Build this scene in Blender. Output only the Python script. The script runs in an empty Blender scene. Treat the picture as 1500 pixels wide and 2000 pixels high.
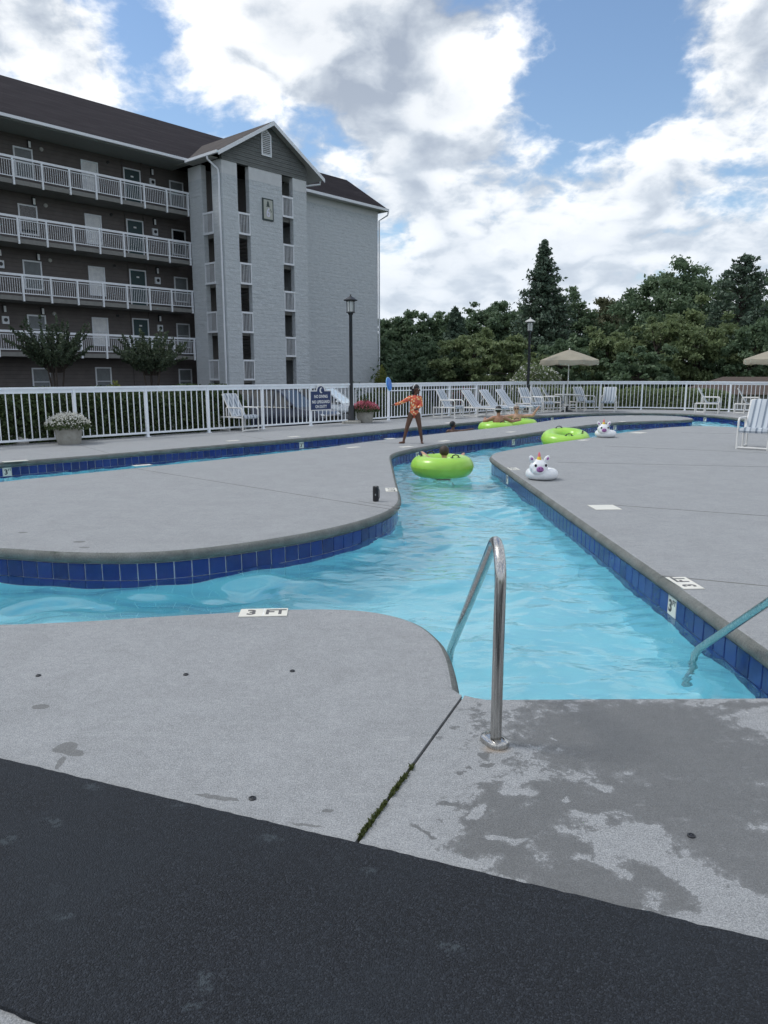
import bpy, bmesh, math, random
import numpy as np
from mathutils import Vector, Matrix, noise as mnoise
from mathutils.geometry import delaunay_2d_cdt

R = math.radians
scene = bpy.context.scene
COL = scene.collection

# ------------------------------------------------------------------ camera, sky, sun, exposure
CAM_H, PITCH, FPX = 1.5, R(10.5), 1444.0          # focal length in pixels of the 1500x2000 photograph
cam_d = bpy.data.cameras.new('camera')
cam = bpy.data.objects.new('camera', cam_d)
COL.objects.link(cam)
cam.location = (0, 0, CAM_H)
cam.rotation_euler = (R(90) - PITCH, 0, 0)
cam_d.sensor_fit = 'VERTICAL'
cam_d.sensor_height = 36.0
cam_d.lens = 36.0 * FPX / 2000.0
cam_d.clip_start = 0.05
cam_d.clip_end = 6000
scene.camera = cam

SUN_AZ, SUN_EL = R(-78), R(56)                     # azimuth measured from +Y towards +X
scene.view_settings.view_transform = 'Standard'
scene.view_settings.look = 'None'
scene.view_settings.exposure = 0.56
scene.view_settings.gamma = 1.0
scene.cycles.use_denoising = True
scene.cycles.max_bounces = 10
scene.cycles.transmission_bounces = 8
scene.cycles.transparent_max_bounces = 8
scene.cycles.sample_clamp_indirect = 6.0

sun_d = bpy.data.lights.new('sun', 'SUN')
sun = bpy.data.objects.new('sun', sun_d)
COL.objects.link(sun)
sun_d.energy = 1.15
sun_d.angle = R(12)                                # veiled by thin cloud
sun_d.color = (1.0, 0.975, 0.94)
sdir = Vector((math.sin(SUN_AZ) * math.cos(SUN_EL), math.cos(SUN_AZ) * math.cos(SUN_EL), math.sin(SUN_EL)))
sun.rotation_euler = (-sdir).to_track_quat('-Z', 'Y').to_euler()

def ray(px, py):
    x = (px - 750) / FPX; v = (1000 - py) / FPX
    c, s = math.cos(PITCH), math.sin(PITCH)
    return x, c + s * v, v * c - s

def G(px, py, z=0.0):
    """ground point (x, y) on the level z under a photo pixel"""
    x, y, w = ray(px, py); t = (z - CAM_H) / w
    return (x * t, y * t)

def AT(px, py, Y):
    """point under a photo pixel at forward distance Y"""
    x, y, w = ray(px, py); t = Y / y
    return Vector((x * t, Y, CAM_H + w * t))

def build_world():
    w = bpy.data.worlds.new('World'); scene.world = w; w.use_nodes = True
    nt = w.node_tree; nt.nodes.clear()
    N, L = nt.nodes, nt.links
    def math_(op, a, b=None, c=None, clamp=False):
        n = N.new('ShaderNodeMath'); n.operation = op; n.use_clamp = clamp
        for i, v in enumerate((a, b, c)):
            if v is None: continue
            if hasattr(v, 'is_linked'): L.new(v, n.inputs[i])
            else: n.inputs[i].default_value = v
        return n.outputs[0]
    def vmath(op, a, b=None):
        n = N.new('ShaderNodeVectorMath'); n.operation = op
        for i, v in enumerate((a, b)):
            if v is None: continue
            if hasattr(v, 'is_linked'): L.new(v, n.inputs[i])
            else: n.inputs[i].default_value = v
        return n
    tc = N.new('ShaderNodeTexCoord')
    nrm = vmath('NORMALIZE', tc.outputs['Generated']).outputs[0]
    sep = N.new('ShaderNodeSeparateXYZ'); L.new(nrm, sep.inputs[0])
    zc = math_('ADD', math_('MAXIMUM', sep.outputs[2], 0.0), 0.38)
    comb = N.new('ShaderNodeCombineXYZ')
    L.new(math_('DIVIDE', sep.outputs[0], zc), comb.inputs[0]); L.new(math_('DIVIDE', sep.outputs[1], zc), comb.inputs[1])
    p = comb.outputs[0]                                   # the cloud layer seen in perspective
    def noise2(vec, scale, detail, rough):
        n = N.new('ShaderNodeTexNoise'); n.noise_dimensions = '2D'; n.inputs['Scale'].default_value = scale
        n.inputs['Detail'].default_value = detail; n.inputs['Roughness'].default_value = rough; L.new(vec, n.inputs['Vector'])
        return n
    def density(vec, k1, k2):
        f1 = noise2(vec, 2.1, k1, 0.66).outputs[0]
        f2 = noise2(vec, 5.0, k2, 0.60).outputs[0]
        bil = math_('ABSOLUTE', math_('SUBTRACT', f2, 0.5))     # billows: creases between rounded heads
        return math_('ADD', math_('MULTIPLY', f1, 1.55), math_('MULTIPLY', bil, -1.15))
    wv = vmath('SUBTRACT', noise2(p, 6.0, 1.0, .5).outputs['Color'], (0.5, 0.5, 0.5)).outputs[0]
    sc_ = vmath('SCALE', wv); sc_.inputs['Scale'].default_value = 0.045
    p2 = vmath('ADD', p, sc_.outputs[0]).outputs[0]
    d0 = density(p2, 8.0, 4.5)
    # the same layer a little way towards the light: thinner there means a lit flank
    d1 = density(vmath('ADD', p2, (-.035, -.11, 0)).outputs[0], 3.0, 1.5)
    # cloud banks as they stand in the photograph (pixel centre, pixel radii, weight)
    banks = [(60, 90, 190, 130, .30), (560, 60, 260, 150, .26), (820, 70, 220, 120, .20), (960, 150, 110, 90, .22), (780, 270, 150, 140, .34),
             (1000, 440, 380, 100, .20), (900, 550, 320, 80, .12), (1250, 330, 150, 110, .14), (1450, 80, 130, 170, .26), (1340, 480, 90, 35, .2), (1480, 480, 90, 60, .22),
             (1120, 150, 170, 120, -.40), (270, 50, 75, 85, -.44), (560, 240, 150, 75, -.44), (1430, 390, 130, 80, -.30), (690, 340, 60, 60, -.25), (340, 225, 110, 60, -.28), (780, 470, 60, 50, -.3), (1250, 190, 110, 70, -.25)]
    bank = None
    for (px, py, rx, ry, amp) in banks:
        c = Vector(ray(px, py)); k = c.length; c.normalize()
        q = vmath('SUBTRACT', nrm, tuple(c)).outputs[0]
        q = vmath('MULTIPLY', q, (FPX * k / rx, FPX * k / rx, FPX * k / ry)).outputs[0]
        l2 = vmath('DOT_PRODUCT', q, q).outputs['Value']
        e = math_('POWER', 0.42, l2)
        bank = math_('MULTIPLY', e, amp) if bank is None else math_('MULTIPLY_ADD', e, amp, bank)
    slope = math_('SUBTRACT', d0, d1)
    low = math_('MULTIPLY', math_('SUBTRACT', 0.30, sep.outputs[2], clamp=True), 0.55)      # cloud gathers towards the horizon
    d0 = math_('SUBTRACT', math_('ADD', math_('ADD', d0, bank), low), 0.605)
    def mapr(v, a, b, c, e, smooth=True):
        n = N.new('ShaderNodeMapRange'); n.interpolation_type = 'SMOOTHSTEP' if smooth else 'LINEAR'
        L.new(v, n.inputs[0])
        for i, q in enumerate((a, b, c, e)): n.inputs[1 + i].default_value = q
        return n.outputs[0]
    def m2(op, a, b, clamp=False):
        n = N.new('ShaderNodeMath'); n.operation = op; n.use_clamp = clamp
        for i, v in enumerate((a, b)):
            if hasattr(v, 'is_linked'): L.new(v, n.inputs[i])
            else: n.inputs[i].default_value = v
        return n.outputs[0]
    alpha = mapr(d0, -0.14, 0.20, 0.0, 1.0)
    lit = mapr(slope, -0.40, 0.24, 0.0, 1.0)
    core = mapr(d0, 0.22, 0.75, 0.0, 1.0)
    s = N.new('ShaderNodeMath'); s.operation = 'SUBTRACT'; s.use_clamp = True
    L.new(lit, s.inputs[0]); L.new(m2('MULTIPLY', core, 0.30), s.inputs[1])
    ramp = N.new('ShaderNodeValToRGB')
    cr = ramp.color_ramp
    cr.elements[0].position = 0.0; cr.elements[0].color = (0.37, 0.43, 0.53, 1)
    cr.elements[1].position = 1.0; cr.elements[1].color = (1.12, 1.13, 1.14, 1)
    e = cr.elements.new(0.45); e.color = (0.60, 0.66, 0.74, 1)
    e = cr.elements.new(0.72); e.color = (0.86, 0.895, 0.94, 1)
    L.new(s.outputs[0], ramp.inputs[0])
    sky = N.new('ShaderNodeTexSky'); sky.sky_type = 'NISHITA'; sky.sun_disc = False
    sky.sun_elevation = SUN_EL; sky.sun_rotation = SUN_AZ
    sky.air_density = 1.15; sky.dust_density = 0.2; sky.ozone_density = 3.0
    b1 = N.new('ShaderNodeBackground'); b1.inputs[1].default_value = 0.10; L.new(sky.outputs[0], b1.inputs[0])
    b2 = N.new('ShaderNodeBackground'); b2.inputs[1].default_value = 0.73; hz = N.new('ShaderNodeMix'); hz.data_type = 'RGBA'; L.new(mapr(sep.outputs[2], 0.03, 0.42, 0.62, 0.0), hz.inputs[0]); L.new(ramp.outputs[0], hz.inputs[6]); hz.inputs[7].default_value = (0.66, 0.745, 0.85, 1)
    L.new(hz.outputs[2], b2.inputs[0])
    mx = N.new('ShaderNodeMixShader'); L.new(alpha, mx.inputs[0]); L.new(b1.outputs[0], mx.inputs[1]); L.new(b2.outputs[0], mx.inputs[2])
    out = N.new('ShaderNodeOutputWorld'); L.new(mx.outputs[0], out.inputs[0])
    w.cycles.sampling_method = 'MANUAL'; w.cycles.sample_map_resolution = 256
build_world()

# ------------------------------------------------------------------ materials
MATS = {}
class NT:
    """a small wrapper to write node trees briefly"""
    def __init__(self, name):
        self.m = bpy.data.materials.new(name); self.m.use_nodes = True
        self.t = self.m.node_tree; self.N = self.t.nodes; self.L = self.t.links
        self.b = self.N['Principled BSDF']
    def n(self, typ, **kw):
        n = self.N.new('ShaderNode' + typ)
        for k, v in kw.items():
            if k.startswith('i_'):
                key = k[2:].replace('_', ' ')
                self.set(n.inputs[key], v)
            else: setattr(n, k, v)
        return n
    def set(self, inp, v):
        if hasattr(v, 'is_linked'): self.L.new(v, inp)
        else: inp.default_value = v
    def coord(self, which='Object'): return self.n('TexCoord').outputs[which]
    def noise(self, scale, detail=4, rough=.5, vec=None, dist=0.0):
        n = self.n('TexNoise'); n.inputs['Scale'].default_value = scale; n.inputs['Detail'].default_value = detail
        n.inputs['Roughness'].default_value = rough; n.inputs['Distortion'].default_value = dist
        self.L.new(vec if vec is not None else self.coord(), n.inputs['Vector'])
        return n.outputs[0]
    def ramp(self, fac, stops):
        n = self.n('ValToRGB'); self.L.new(fac, n.inputs[0]); cr = n.color_ramp
        while len(cr.elements) < len(stops): cr.elements.new(0.5)
        for e, (p, c) in zip(cr.elements, stops):
            e.position = p; e.color = (*c, 1) if isinstance(c, tuple) else (c, c, c, 1)
        return n.outputs[0]
    def mix(self, fac, a, b, mode='MIX'):
        n = self.n('Mix', data_type='RGBA', blend_type=mode)
        self.set(n.inputs[0], fac)
        for i, v in ((6, a), (7, b)):
            if isinstance(v, tuple): v = (*v, 1) if len(v) == 3 else v
            self.set(n.inputs[i], v)
        return n.outputs[2]
    def math(self, op, a, b=0.0, clamp=False, c=None):
        n = self.n('Math', operation=op, use_clamp=clamp)
        self.set(n.inputs[0], a); self.set(n.inputs[1], b)
        if c is not None: self.set(n.inputs[2], c)
        return n.outputs[0]
    def vm(self, op, a, b=None, out=0):
        n = self.n('VectorMath', operation=op); self.set(n.inputs[0], a)
        if b is not None: self.set(n.inputs[1], b)
        return n.outputs[out]
    def mapr(self, v, a, b, c=0.0, d=1.0, smooth=True):
        n = self.n('MapRange'); n.interpolation_type = 'SMOOTHSTEP' if smooth else 'LINEAR'
        self.set(n.inputs[0], v)
        for i, q in enumerate((a, b, c, d)): n.inputs[1 + i].default_value = q
        return n.outputs[0]
    def bump(self, h, strength=.3, dist=.01, normal=None):
        n = self.n('Bump'); n.inputs['Strength'].default_value = strength; n.inputs['Distance'].default_value = dist
        self.L.new(h, n.inputs['Height'])
        if normal is not None: self.L.new(normal, n.inputs['Normal'])
        return n.outputs[0]
    def out(self, color=None, rough=None, metal=None, normal=None, spec=None, **kw):
        b = self.b
        if color is not None: self.set(b.inputs['Base Color'], (*color, 1) if isinstance(color, tuple) and len(color) == 3 else color)
        if rough is not None: self.set(b.inputs['Roughness'], rough)
        if metal is not None: self.set(b.inputs['Metallic'], metal)
        if normal is not None: self.L.new(normal, b.inputs['Normal'])
        if spec is not None: b.inputs['Specular IOR Level'].default_value = spec
        for k, v in kw.items(): self.set(b.inputs[k.replace('_', ' ')], v)
        MATS[self.m.name] = self.m
        return self.m

def simple(name, col, rough=.5, metal=0.0, var=.12, scale=8.0, spec=.5, bumpy=0.0):
    """plain paint, plastic, metal with slight unevenness of tone and gloss"""
    t = NT(name); nz = t.noise(scale, 5, .6)
    a = tuple(c * (1 - var) for c in col); b = tuple(min(1, c * (1 + var)) for c in col)
    c = t.ramp(nz, [(.3, a), (.7, b)])
    rg = t.mapr(nz, .3, .7, max(.03, rough - .07), min(1, rough + .07))
    nm = t.bump(t.noise(scale * 12, 3), bumpy, .004) if bumpy else None
    return t.out(c, rg, metal, nm, spec)

def ground_ellipses(t, pos, items, dist_amp=.10, nscale=7.0):
    """largest (1 - r) over a set of rotated ellipses on the ground, with a ragged edge"""
    nz = t.n('TexNoise'); nz.inputs['Scale'].default_value = nscale; nz.inputs['Detail'].default_value = 6
    nz.inputs['Roughness'].default_value = .65; t.L.new(pos, nz.inputs['Vector'])
    off = t.vm('SUBTRACT', nz.outputs['Color'], (.5, .5, .5))
    sc = t.n('VectorMath', operation='SCALE'); t.L.new(off, sc.inputs[0]); sc.inputs['Scale'].default_value = dist_amp
    p = t.vm('ADD', pos, sc.outputs[0])
    cur = None
    for (cx, cy, rx, ry, ang) in items:
        m = t.n('Mapping', vector_type='TEXTURE')
        m.inputs['Location'].default_value = (cx, cy, 0); m.inputs['Rotation'].default_value = (0, 0, R(ang))
        m.inputs['Scale'].default_value = (rx, ry, 50.0); t.L.new(p, m.inputs['Vector'])
        v = t.math('SUBTRACT', 1.0, t.vm('LENGTH', m.outputs[0], out=1))
        cur = v if cur is None else t.math('MAXIMUM', cur, v)
    return cur

def concrete(name, wet=None, drops=None, dry=None, rust=None):
    t = NT(name)
    geo = t.n('NewGeometry'); pos = geo.outputs['Position']
    big = t.noise(.7, 6, .62, pos); mid = t.noise(6, 6, .7, pos); fine = t.noise(210, 3, .75, pos)
    sand = t.n('TexVoronoi'); sand.inputs['Scale'].default_value = 330; t.L.new(pos, sand.inputs['Vector'])
    c = t.ramp(big, [(.25, (.262, .278, .284)), (.75, (.350, .366, .374))])
    c = t.mix(t.mapr(mid, .38, .72, 0, .60), c, (.392, .405, .412))
    c = t.mix(t.mapr(mid, .50, .28, 0, .55), c, (.225, .238, .242))
    bl = t.noise(2.6, 6, .66, pos); c = t.mix(t.mapr(bl, .42, .66, 0, .45), c, (.19, .20, .20)); c = t.mix(t.mapr(bl, .46, .28, 0, .26), c, (.43, .44, .445))
    m2 = t.noise(19, 5, .7, pos); c = t.mix(t.mapr(m2, .36, .64, 0, 1), t.mix(.22, c, (.13, .135, .14)), t.mix(.16, c, (.56, .57, .58)))
    g1 = t.noise(48, 4, .7, pos); g2 = t.noise(120, 3, .7, pos)
    c = t.mix(t.mapr(g1, .36, .64, 0, 1), t.mix(.22, c, (.12, .125, .13)), t.mix(.13, c, (.55, .56, .57)))
    c = t.mix(t.mapr(g2, .36, .64, 0, 1), t.mix(.30, c, (.10, .105, .11)), t.mix(.18, c, (.60, .61, .62)))
    c = t.mix(t.mapr(fine, .33, .67, 0, 1), t.mix(.50, c, (.10, .105, .11)), t.mix(.28, c, (.66, .67, .68)))
    # older stains and pale lime spots
    st = t.noise(1.9, 8, .72, pos); c = t.mix(t.mapr(st, .60, .74, 0, .34), c, (.17, .175, .17))
    sp = t.n('TexVoronoi'); sp.inputs['Scale'].default_value = 5.5; t.L.new(pos, sp.inputs['Vector'])
    c = t.mix(t.mapr(sp.outputs['Distance'], .035, .015, 0, .55), c, (.62, .62, .60))
    # swept light scuffs
    m = t.n('Mapping'); m.inputs['Scale'].default_value = (1.2, 9, 1); m.inputs['Rotation'].default_value = (0, 0, R(20)); t.L.new(pos, m.inputs[0])
    sc = t.noise(2.2, 7, .7, m.outputs[0])
    c = t.mix(t.mapr(sc, .58, .76, 0, .42), c, (.47, .48, .48))
    rough = .86
    if drops:
        e = ground_ellipses(t, pos, drops, .045, 14)
        c = t.mix(t.mapr(e, 0, .10, 0, .85), c, t.mix(.62, c, (.07, .07, .065)))
    if wet:
        e = t.math('ADD', ground_ellipses(t, pos, wet, .16, 8.0), t.mapr(t.noise(11, 9, .72, pos), .36, .64, -.42, .52, False))
        if dry:
            dd = ground_ellipses(t, pos, dry, .22, 6.0)
            e = t.math('MINIMUM', e, t.math('MULTIPLY', dd, -1.0))
        k = t.math('MULTIPLY', t.mapr(e, 0.0, .03, 0, 1), t.mapr(e, 0.0, .4, .70, 1.0))
        c = t.mix(t.math('MULTIPLY', k, .92), c, t.mix(.70, c, (.060, .060, .057)))
        rough = t.mapr(k, 0, 1, .86, .36)
    if rust:
        e = ground_ellipses(t, pos, rust, .05, 12)
        c = t.mix(t.mapr(e, 0, .9, 0, .55), c, (.33, .21, .10))
    h = t.math('ADD', t.math('MULTIPLY', fine, .6), t.math('MULTIPLY', sand.outputs['Distance'], .7))
    return t.out(c, rough, 0, t.bump(h, .5, .005), .35)

def materials():
    gp = lambda px, py: G(px, py)
    concrete('concrete', drops=[(*gp(80, 1380), .045, .03, 0), (*gp(127, 1460), .05, .05, 20), (*gp(145, 1470), .05, .03, -20), (*gp(118, 1490), .015, .05, 10),
                                (*gp(425, 1557), .09, .014, -12), (*gp(600, 1612), .07, .006, -10), (*gp(45, 1040), .05, .03, 0), (*gp(155, 1058), .06, .04, 0),
                                (*gp(165, 1069), .05, .03, 0), (*gp(640, 1583), .02, .012, 0)])
    def wp(px, py, rx, ry, a=0): x, y = gp(px, py); return (x, y, rx, ry, a)
    wet = [wp(1015, 1600, .22, .16), wp(1130, 1720, .26, .10, -25), wp(1240, 1420, .62, .30), wp(1330, 1480, .62, .26), wp(1240, 1400, .46, .17), wp(1230, 1470, .42, .20), wp(1360, 1560, .52, .17), wp(1180, 1560, .26, .10, 20), wp(1060, 1550, .17, .085, 30), wp(1420, 1640, .22, .16, -38),
           wp(985, 1560, .10, .11, 40), wp(960, 1650, .14, .06, -10), wp(1090, 1650, .10, .08, 0), wp(1280, 1720, .13, .05, -55),
           wp(1040, 1700, .12, .06, -20), wp(1180, 1760, .11, .035, -35), wp(945, 1475, .03, .022, 0), wp(950, 1492, .035, .018, 0), wp(910, 1502, .022, .014), wp(885, 1570, .04, .02), wp(825, 1620, .018, .05, 40),
           wp(905, 1510, .018, .012), wp(1490, 1700, .2, .12, -30), wp(1460, 1375, .14, .04, 0), wp(1130, 1690, .06, .035, 0), wp(1230, 1810, .09, .03, -30)]
    dry = [wp(1180, 1535, .05, .025, -40), wp(1010, 1545, .05, .03, 30), wp(1480, 1412, .09, .10, 20), wp(930, 1585, .05, .025, 20), wp(985, 1640, .05, .02, -20), wp(1100, 1555, .02, .015), wp(1075, 1445, .012, .008)]
    concrete('concrete_wet', wet=wet, dry=dry, rust=[wp(968, 1462, .075, .055)])
    # coping: the same concrete, dark with algae along the nose
    t = NT('coping_concrete'); pos = t.n('NewGeometry').outputs['Position']
    a = t.noise(5, 7, .7, pos); b = t.noise(150, 3, .7, pos)
    c = t.ramp(a, [(.25, (.045, .055, .045)), (.45, (.110, .122, .108)), (.72, (.21, .22, .205))])
    c = t.mix(t.mapr(b, .35, .65), t.mix(.4, c, (.07, .07, .07)), t.mix(.2, c, (.5, .5, .5)))
    moss = t.mapr(t.noise(2.3, 8, .72, pos), .60, .72, 0, .8)
    c = t.mix(moss, c, (.030, .042, .026))
    t.out(c, .85, 0, t.bump(t.math('ADD', a, t.math('MULTIPLY', b, .5)), .5, .008), .3)
    # blue glazed tile
    t = NT('blue_tile'); oi = t.n('ObjectInfo')
    c = t.ramp(oi.outputs['Random'], [(0, (.007, .016, .105)), (.5, (.009, .024, .155)), (1, (.013, .034, .20))])
    nz = t.noise(14, 5, .65, t.n('NewGeometry').outputs['Position'])
    c = t.mix(t.mapr(nz, .35, .75, 0, .5), c, (.020, .046, .22))
    t.out(c, t.mapr(nz, .3, .7, .08, .22), 0, t.bump(nz, .12, .004), .5)
    simple('grout', (.80, .82, .82), .85, var=.2, scale=20)
    simple('marker_tile', (.72, .70, .62), .35, var=.06)
    simple('marker_ink', (.025, .025, .028), .5)
    simple('marker_ink_worn', (.10, .10, .10), .6, var=.4, scale=60)
    # pool plaster
    t = NT('pool_plaster'); pos = t.n('NewGeometry').outputs['Position']
    a = t.noise(1.3, 6, .6, pos)
    t.out(t.ramp(a, [(.3, (.33, .77, .88)), (.7, (.41, .83, .92))]), .7, 0, None, .3)
    # water
    t = NT('water'); pos = t.n('NewGeometry').outputs['Position']
    m = t.n('Mapping'); m.inputs['Scale'].default_value = (.75, 1.5, 1); t.L.new(pos, m.inputs[0])
    n1 = t.noise(4.2, 1.5, .45, m.outputs[0], .9); n2 = t.noise(10, 1.5, .5, m.outputs[0], .7)
    px = t.n('SeparateXYZ'); t.L.new(pos, px.inputs[0])
    h = t.math('MULTIPLY', t.math('ADD', n1, t.math('MULTIPLY', n2, .16)), t.mapr(px.outputs[0], -1.3, .3, .12, 1.0))      # quiet in the arm by the near slab
    t.out((.90, .985, 1.0), .008, 0, t.bump(h, .26, .07), .5, Transmission_Weight=1.0, IOR=1.33)
    # rubber mat of bonded granules
    t = NT('rubber_granules'); pos = t.n('NewGeometry').outputs['Position']
    v = t.n('TexVoronoi'); v.inputs['Scale'].default_value = 230; v.inputs['Randomness'].default_value = 1; t.L.new(pos, v.inputs['Vector'])
    sep = t.n('SeparateColor'); t.L.new(v.outputs['Color'], sep.inputs[0])
    c = t.ramp(sep.outputs[0], [(0, (.005, .007, .010)), (.55, (.012, .015, .021)), (.9, (.024, .030, .040)), (1, (.042, .050, .062))])
    big = t.noise(1.2, 5, .6, pos); worn = t.noise(4.5, 7, .75, pos)
    c = t.mix(t.mapr(worn, .60, .70, 0, .50), c, (.042, .053, .064))
    c = t.mix(t.mapr(big, .40, .70, 0, .60), c, (.020, .027, .036))
    # pale scuffs where the mat is trodden
    spots = [(180, 1537, .045, .022, -10), (105, 1605, .05, .02, -35), (345, 1572, .03, .012, 0), (530, 1637, .045, .018, -12), (125, 1792, .03, .02, 0), (400, 1915, .025, .05, 15), (375, 1962, .03, .018, 0), (720, 1700, .03, .016, 0), (15, 1640, .03, .03, 0), (880, 1850, .04, .02, -15)]
    sc = ground_ellipses(t, pos, [(*G(px, py, .014), rx, ry, a_) for px, py, rx, ry, a_ in spots], .05, 22)
    c = t.mix(t.math('MULTIPLY', t.mapr(sc, -.1, .45, 0, .75), t.mapr(t.noise(60, 3, .6, pos), .38, .58)), c, (.058, .074, .086))
    t.out(c, .75, 0, t.bump(t.math('SUBTRACT', 1.0, v.outputs['Distance']), 1.0, .006), .4)
    t = NT('stainless'); nz = t.noise(60, 3, .6)
    m = t.n('Mapping'); m.inputs['Scale'].default_value = (60, 60, 1.5); t.L.new(t.coord(), m.inputs[0])
    st = t.noise(4, 4, .6, m.outputs[0])
    t.out(t.ramp(st, [(.3, (.40, .39, .37)), (.7, (.62, .61, .59))]), t.mapr(st, .3, .7, .16, .30), 1.0)
    simple('white_paint', (.80, .84, .89), .40, var=.06, scale=3)
    simple('white_pvc', (.74, .73, .70), .42, var=.08, scale=6)
    simple('dark_metal', (.018, .020, .024), .42, var=.25)
    simple('black_plastic', (.012, .012, .014), .4)
    simple('lamp_roof', (.50, .50, .48), .45)
    t = NT('lamp_glass'); t.out((.80, .82, .80), .35, 0, None, .5, Transmission_Weight=.55, IOR=1.45)
    # striped sling fabric: stripes run along the seat, across local Y
    t = NT('striped_sling'); sx = t.n('SeparateXYZ'); t.L.new(t.coord(), sx.inputs[0])
    f = t.math('FRACT', t.math('MULTIPLY', t.math('ADD', sx.outputs[1], 5.02), 4.6))
    c = t.ramp(f, [(0, (.42, .46, .50)), (.30, (.42, .46, .50)), (.32, (.115, .15, .20)), (.48, (.115, .15, .20)), (.50, (.40, .45, .50)), (.64, (.50, .54, .58)), (.80, (.50, .54, .58)), (.82, (.17, .21, .27)), (.92, (.17, .21, .27)), (.94, (.42, .46, .50))])
    wv = t.noise(220, 2, .5)
    t.out(t.mix(t.mapr(wv, .3, .7, 0, .3), c, (.62, .66, .70)), .85, 0, t.bump(wv, .25, .003), .2)
    # building
    t = NT('split_block'); pos = t.coord()
    m = t.n('Mapping'); t.L.new(pos, m.inputs[0]); m.inputs['Rotation'].default_value = (R(90), 0, 0)
    a = t.noise(3.2, 8, .68, pos); rr = t.n('Mapping'); rr.inputs['Scale'].default_value = (2.2, 2.2, 5.0); t.L.new(pos, rr.inputs[0])
    lump = t.noise(1.0, 6, .6, rr.outputs[0]); fine = t.noise(24, 5, .7, pos)
    sz = t.n('SeparateXYZ'); t.L.new(pos, sz.inputs[0])
    course = t.math('FRACT', t.math('MULTIPLY', sz.outputs[2], 4.92)); jn = t.mapr(course, 0, .10, 0, 1)
    c = t.ramp(a, [(.25, (.49, .53, .56)), (.75, (.60, .64, .67))])
    c = t.mix(t.mapr(fine, .35, .65, 0, .35), c, (.36, .375, .385))
    c = t.mix(t.mapr(jn, 0, 1, .22, 0), c, (.22, .22, .22))
    hh = t.math('ADD', t.math('MULTIPLY', lump, 1.0), t.math('ADD', t.math('MULTIPLY', fine, .25), t.math('MULTIPLY', jn, .12)))
    t.out(c, .92, 0, t.bump(hh, .55, .12), .2)
    simple('smooth_band', (.56, .58, .595), .9, var=.06, scale=3, bumpy=.2)
    def siding(name, col, pitch):
        t = NT(name); pos = t.coord(); sz = t.n('SeparateXYZ'); t.L.new(pos, sz.inputs[0])
        f = t.math('FRACT', t.math('MULTIPLY', sz.outputs[2], 1 / pitch))
        nz = t.noise(2.5, 5, .6, pos)
        c = t.ramp(nz, [(.3, tuple(q * .88 for q in col)), (.7, tuple(q * 1.1 for q in col))])
        c = t.mix(t.mapr(f, .0, .10, .55, 0), c, tuple(q * .35 for q in col))
        t.out(c, .75, 0, t.bump(t.math('SUBTRACT', 1.0, f), .8, .03), .3)
    siding('brown_siding', (.130, .116, .112), .19)
    siding('green_siding', (.135, .145, .143), .20)
    t = NT('shingles'); pos = t.coord(); sz = t.n('SeparateXYZ'); t.L.new(pos, sz.inputs[0])
    m = t.n('Mapping'); m.inputs['Scale'].default_value = (.45, 2.2, 2.2); m.inputs['Rotation'].default_value = (0, 0, R(8)); t.L.new(pos, m.inputs[0])
    a = t.noise(1.1, 7, .66, m.outputs[0]); b = t.noise(16, 4, .7, pos)
    c = t.ramp(a, [(.3, (.024, .021, .025)), (.55, (.038, .034, .039)), (.78, (.062, .055, .060))])
    c = t.mix(t.mapr(b, .35, .65, 0, .5), c, (.028, .025, .028))
    f = t.math('FRACT', t.math('MULTIPLY', sz.outputs[2], 13.0))
    t.out(c, .9, 0, t.bump(t.math('ADD', f, b), .35, .02), .08)
    t = NT('shingles_tan'); pos = t.coord(); b = t.noise(10, 5, .7, pos); a = t.noise(1.3, 6, .6, pos)
    c = t.ramp(a, [(.3, (.060, .052, .050)), (.7, (.100, .088, .082))])
    t.out(t.mix(t.mapr(b, .35, .65, 0, .5), c, (.07, .06, .055)), .9, 0, t.bump(b, .4, .02), .25)
    simple('white_trim', (.72, .75, .79), .5, var=.06)
    simple('soffit', (.30, .32, .31), .8, var=.08)
    simple('soffit_light', (.42, .42, .40), .8, var=.08)
    simple('slab_concrete', (.20, .20, .19), .9, var=.15, scale=4)
    simple('dark_door', (.018, .050, .055), .5)
    simple('dark_recess', (.20, .185, .18), .8, var=.1)
    simple('curtain', (.86, .88, .92), .85, var=.15, scale=4)  # curtain whitened to stand in for bright sky reflected in the panes
    simple('curtain_grey', (.22, .24, .25), .85, var=.15, scale=4)
    t = NT('window_glass'); t.out((.03, .04, .05), .06, 0, None, .8, Alpha=.06)
    simple('sign_navy', (.012, .030, .110), .45, var=.1)
    simple('sign_white', (.74, .75, .75), .45, var=.05)
    simple('sign_cream', (.40, .42, .38), .6, var=.08)
    simple('sign_green', (.03, .05, .05), .6)
    simple('sign_lavender', (.60, .60, .72), .6, var=.05)
    simple('asphalt', (.050, .051, .053), .9, var=.3, scale=2, bumpy=.3)
    t = NT('grass_ground'); pos = t.n('NewGeometry').outputs['Position']; a = t.noise(.4, 8, .7, pos)
    t.out(t.ramp(a, [(.3, (.035, .055, .018)), (.7, (.07, .09, .035))]), .95, 0, t.bump(t.noise(20, 4, .7, pos), .6, .05), .2)
    simple('mulch', (.045, .030, .022), .95, var=.4, scale=20, bumpy=.6)
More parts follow.
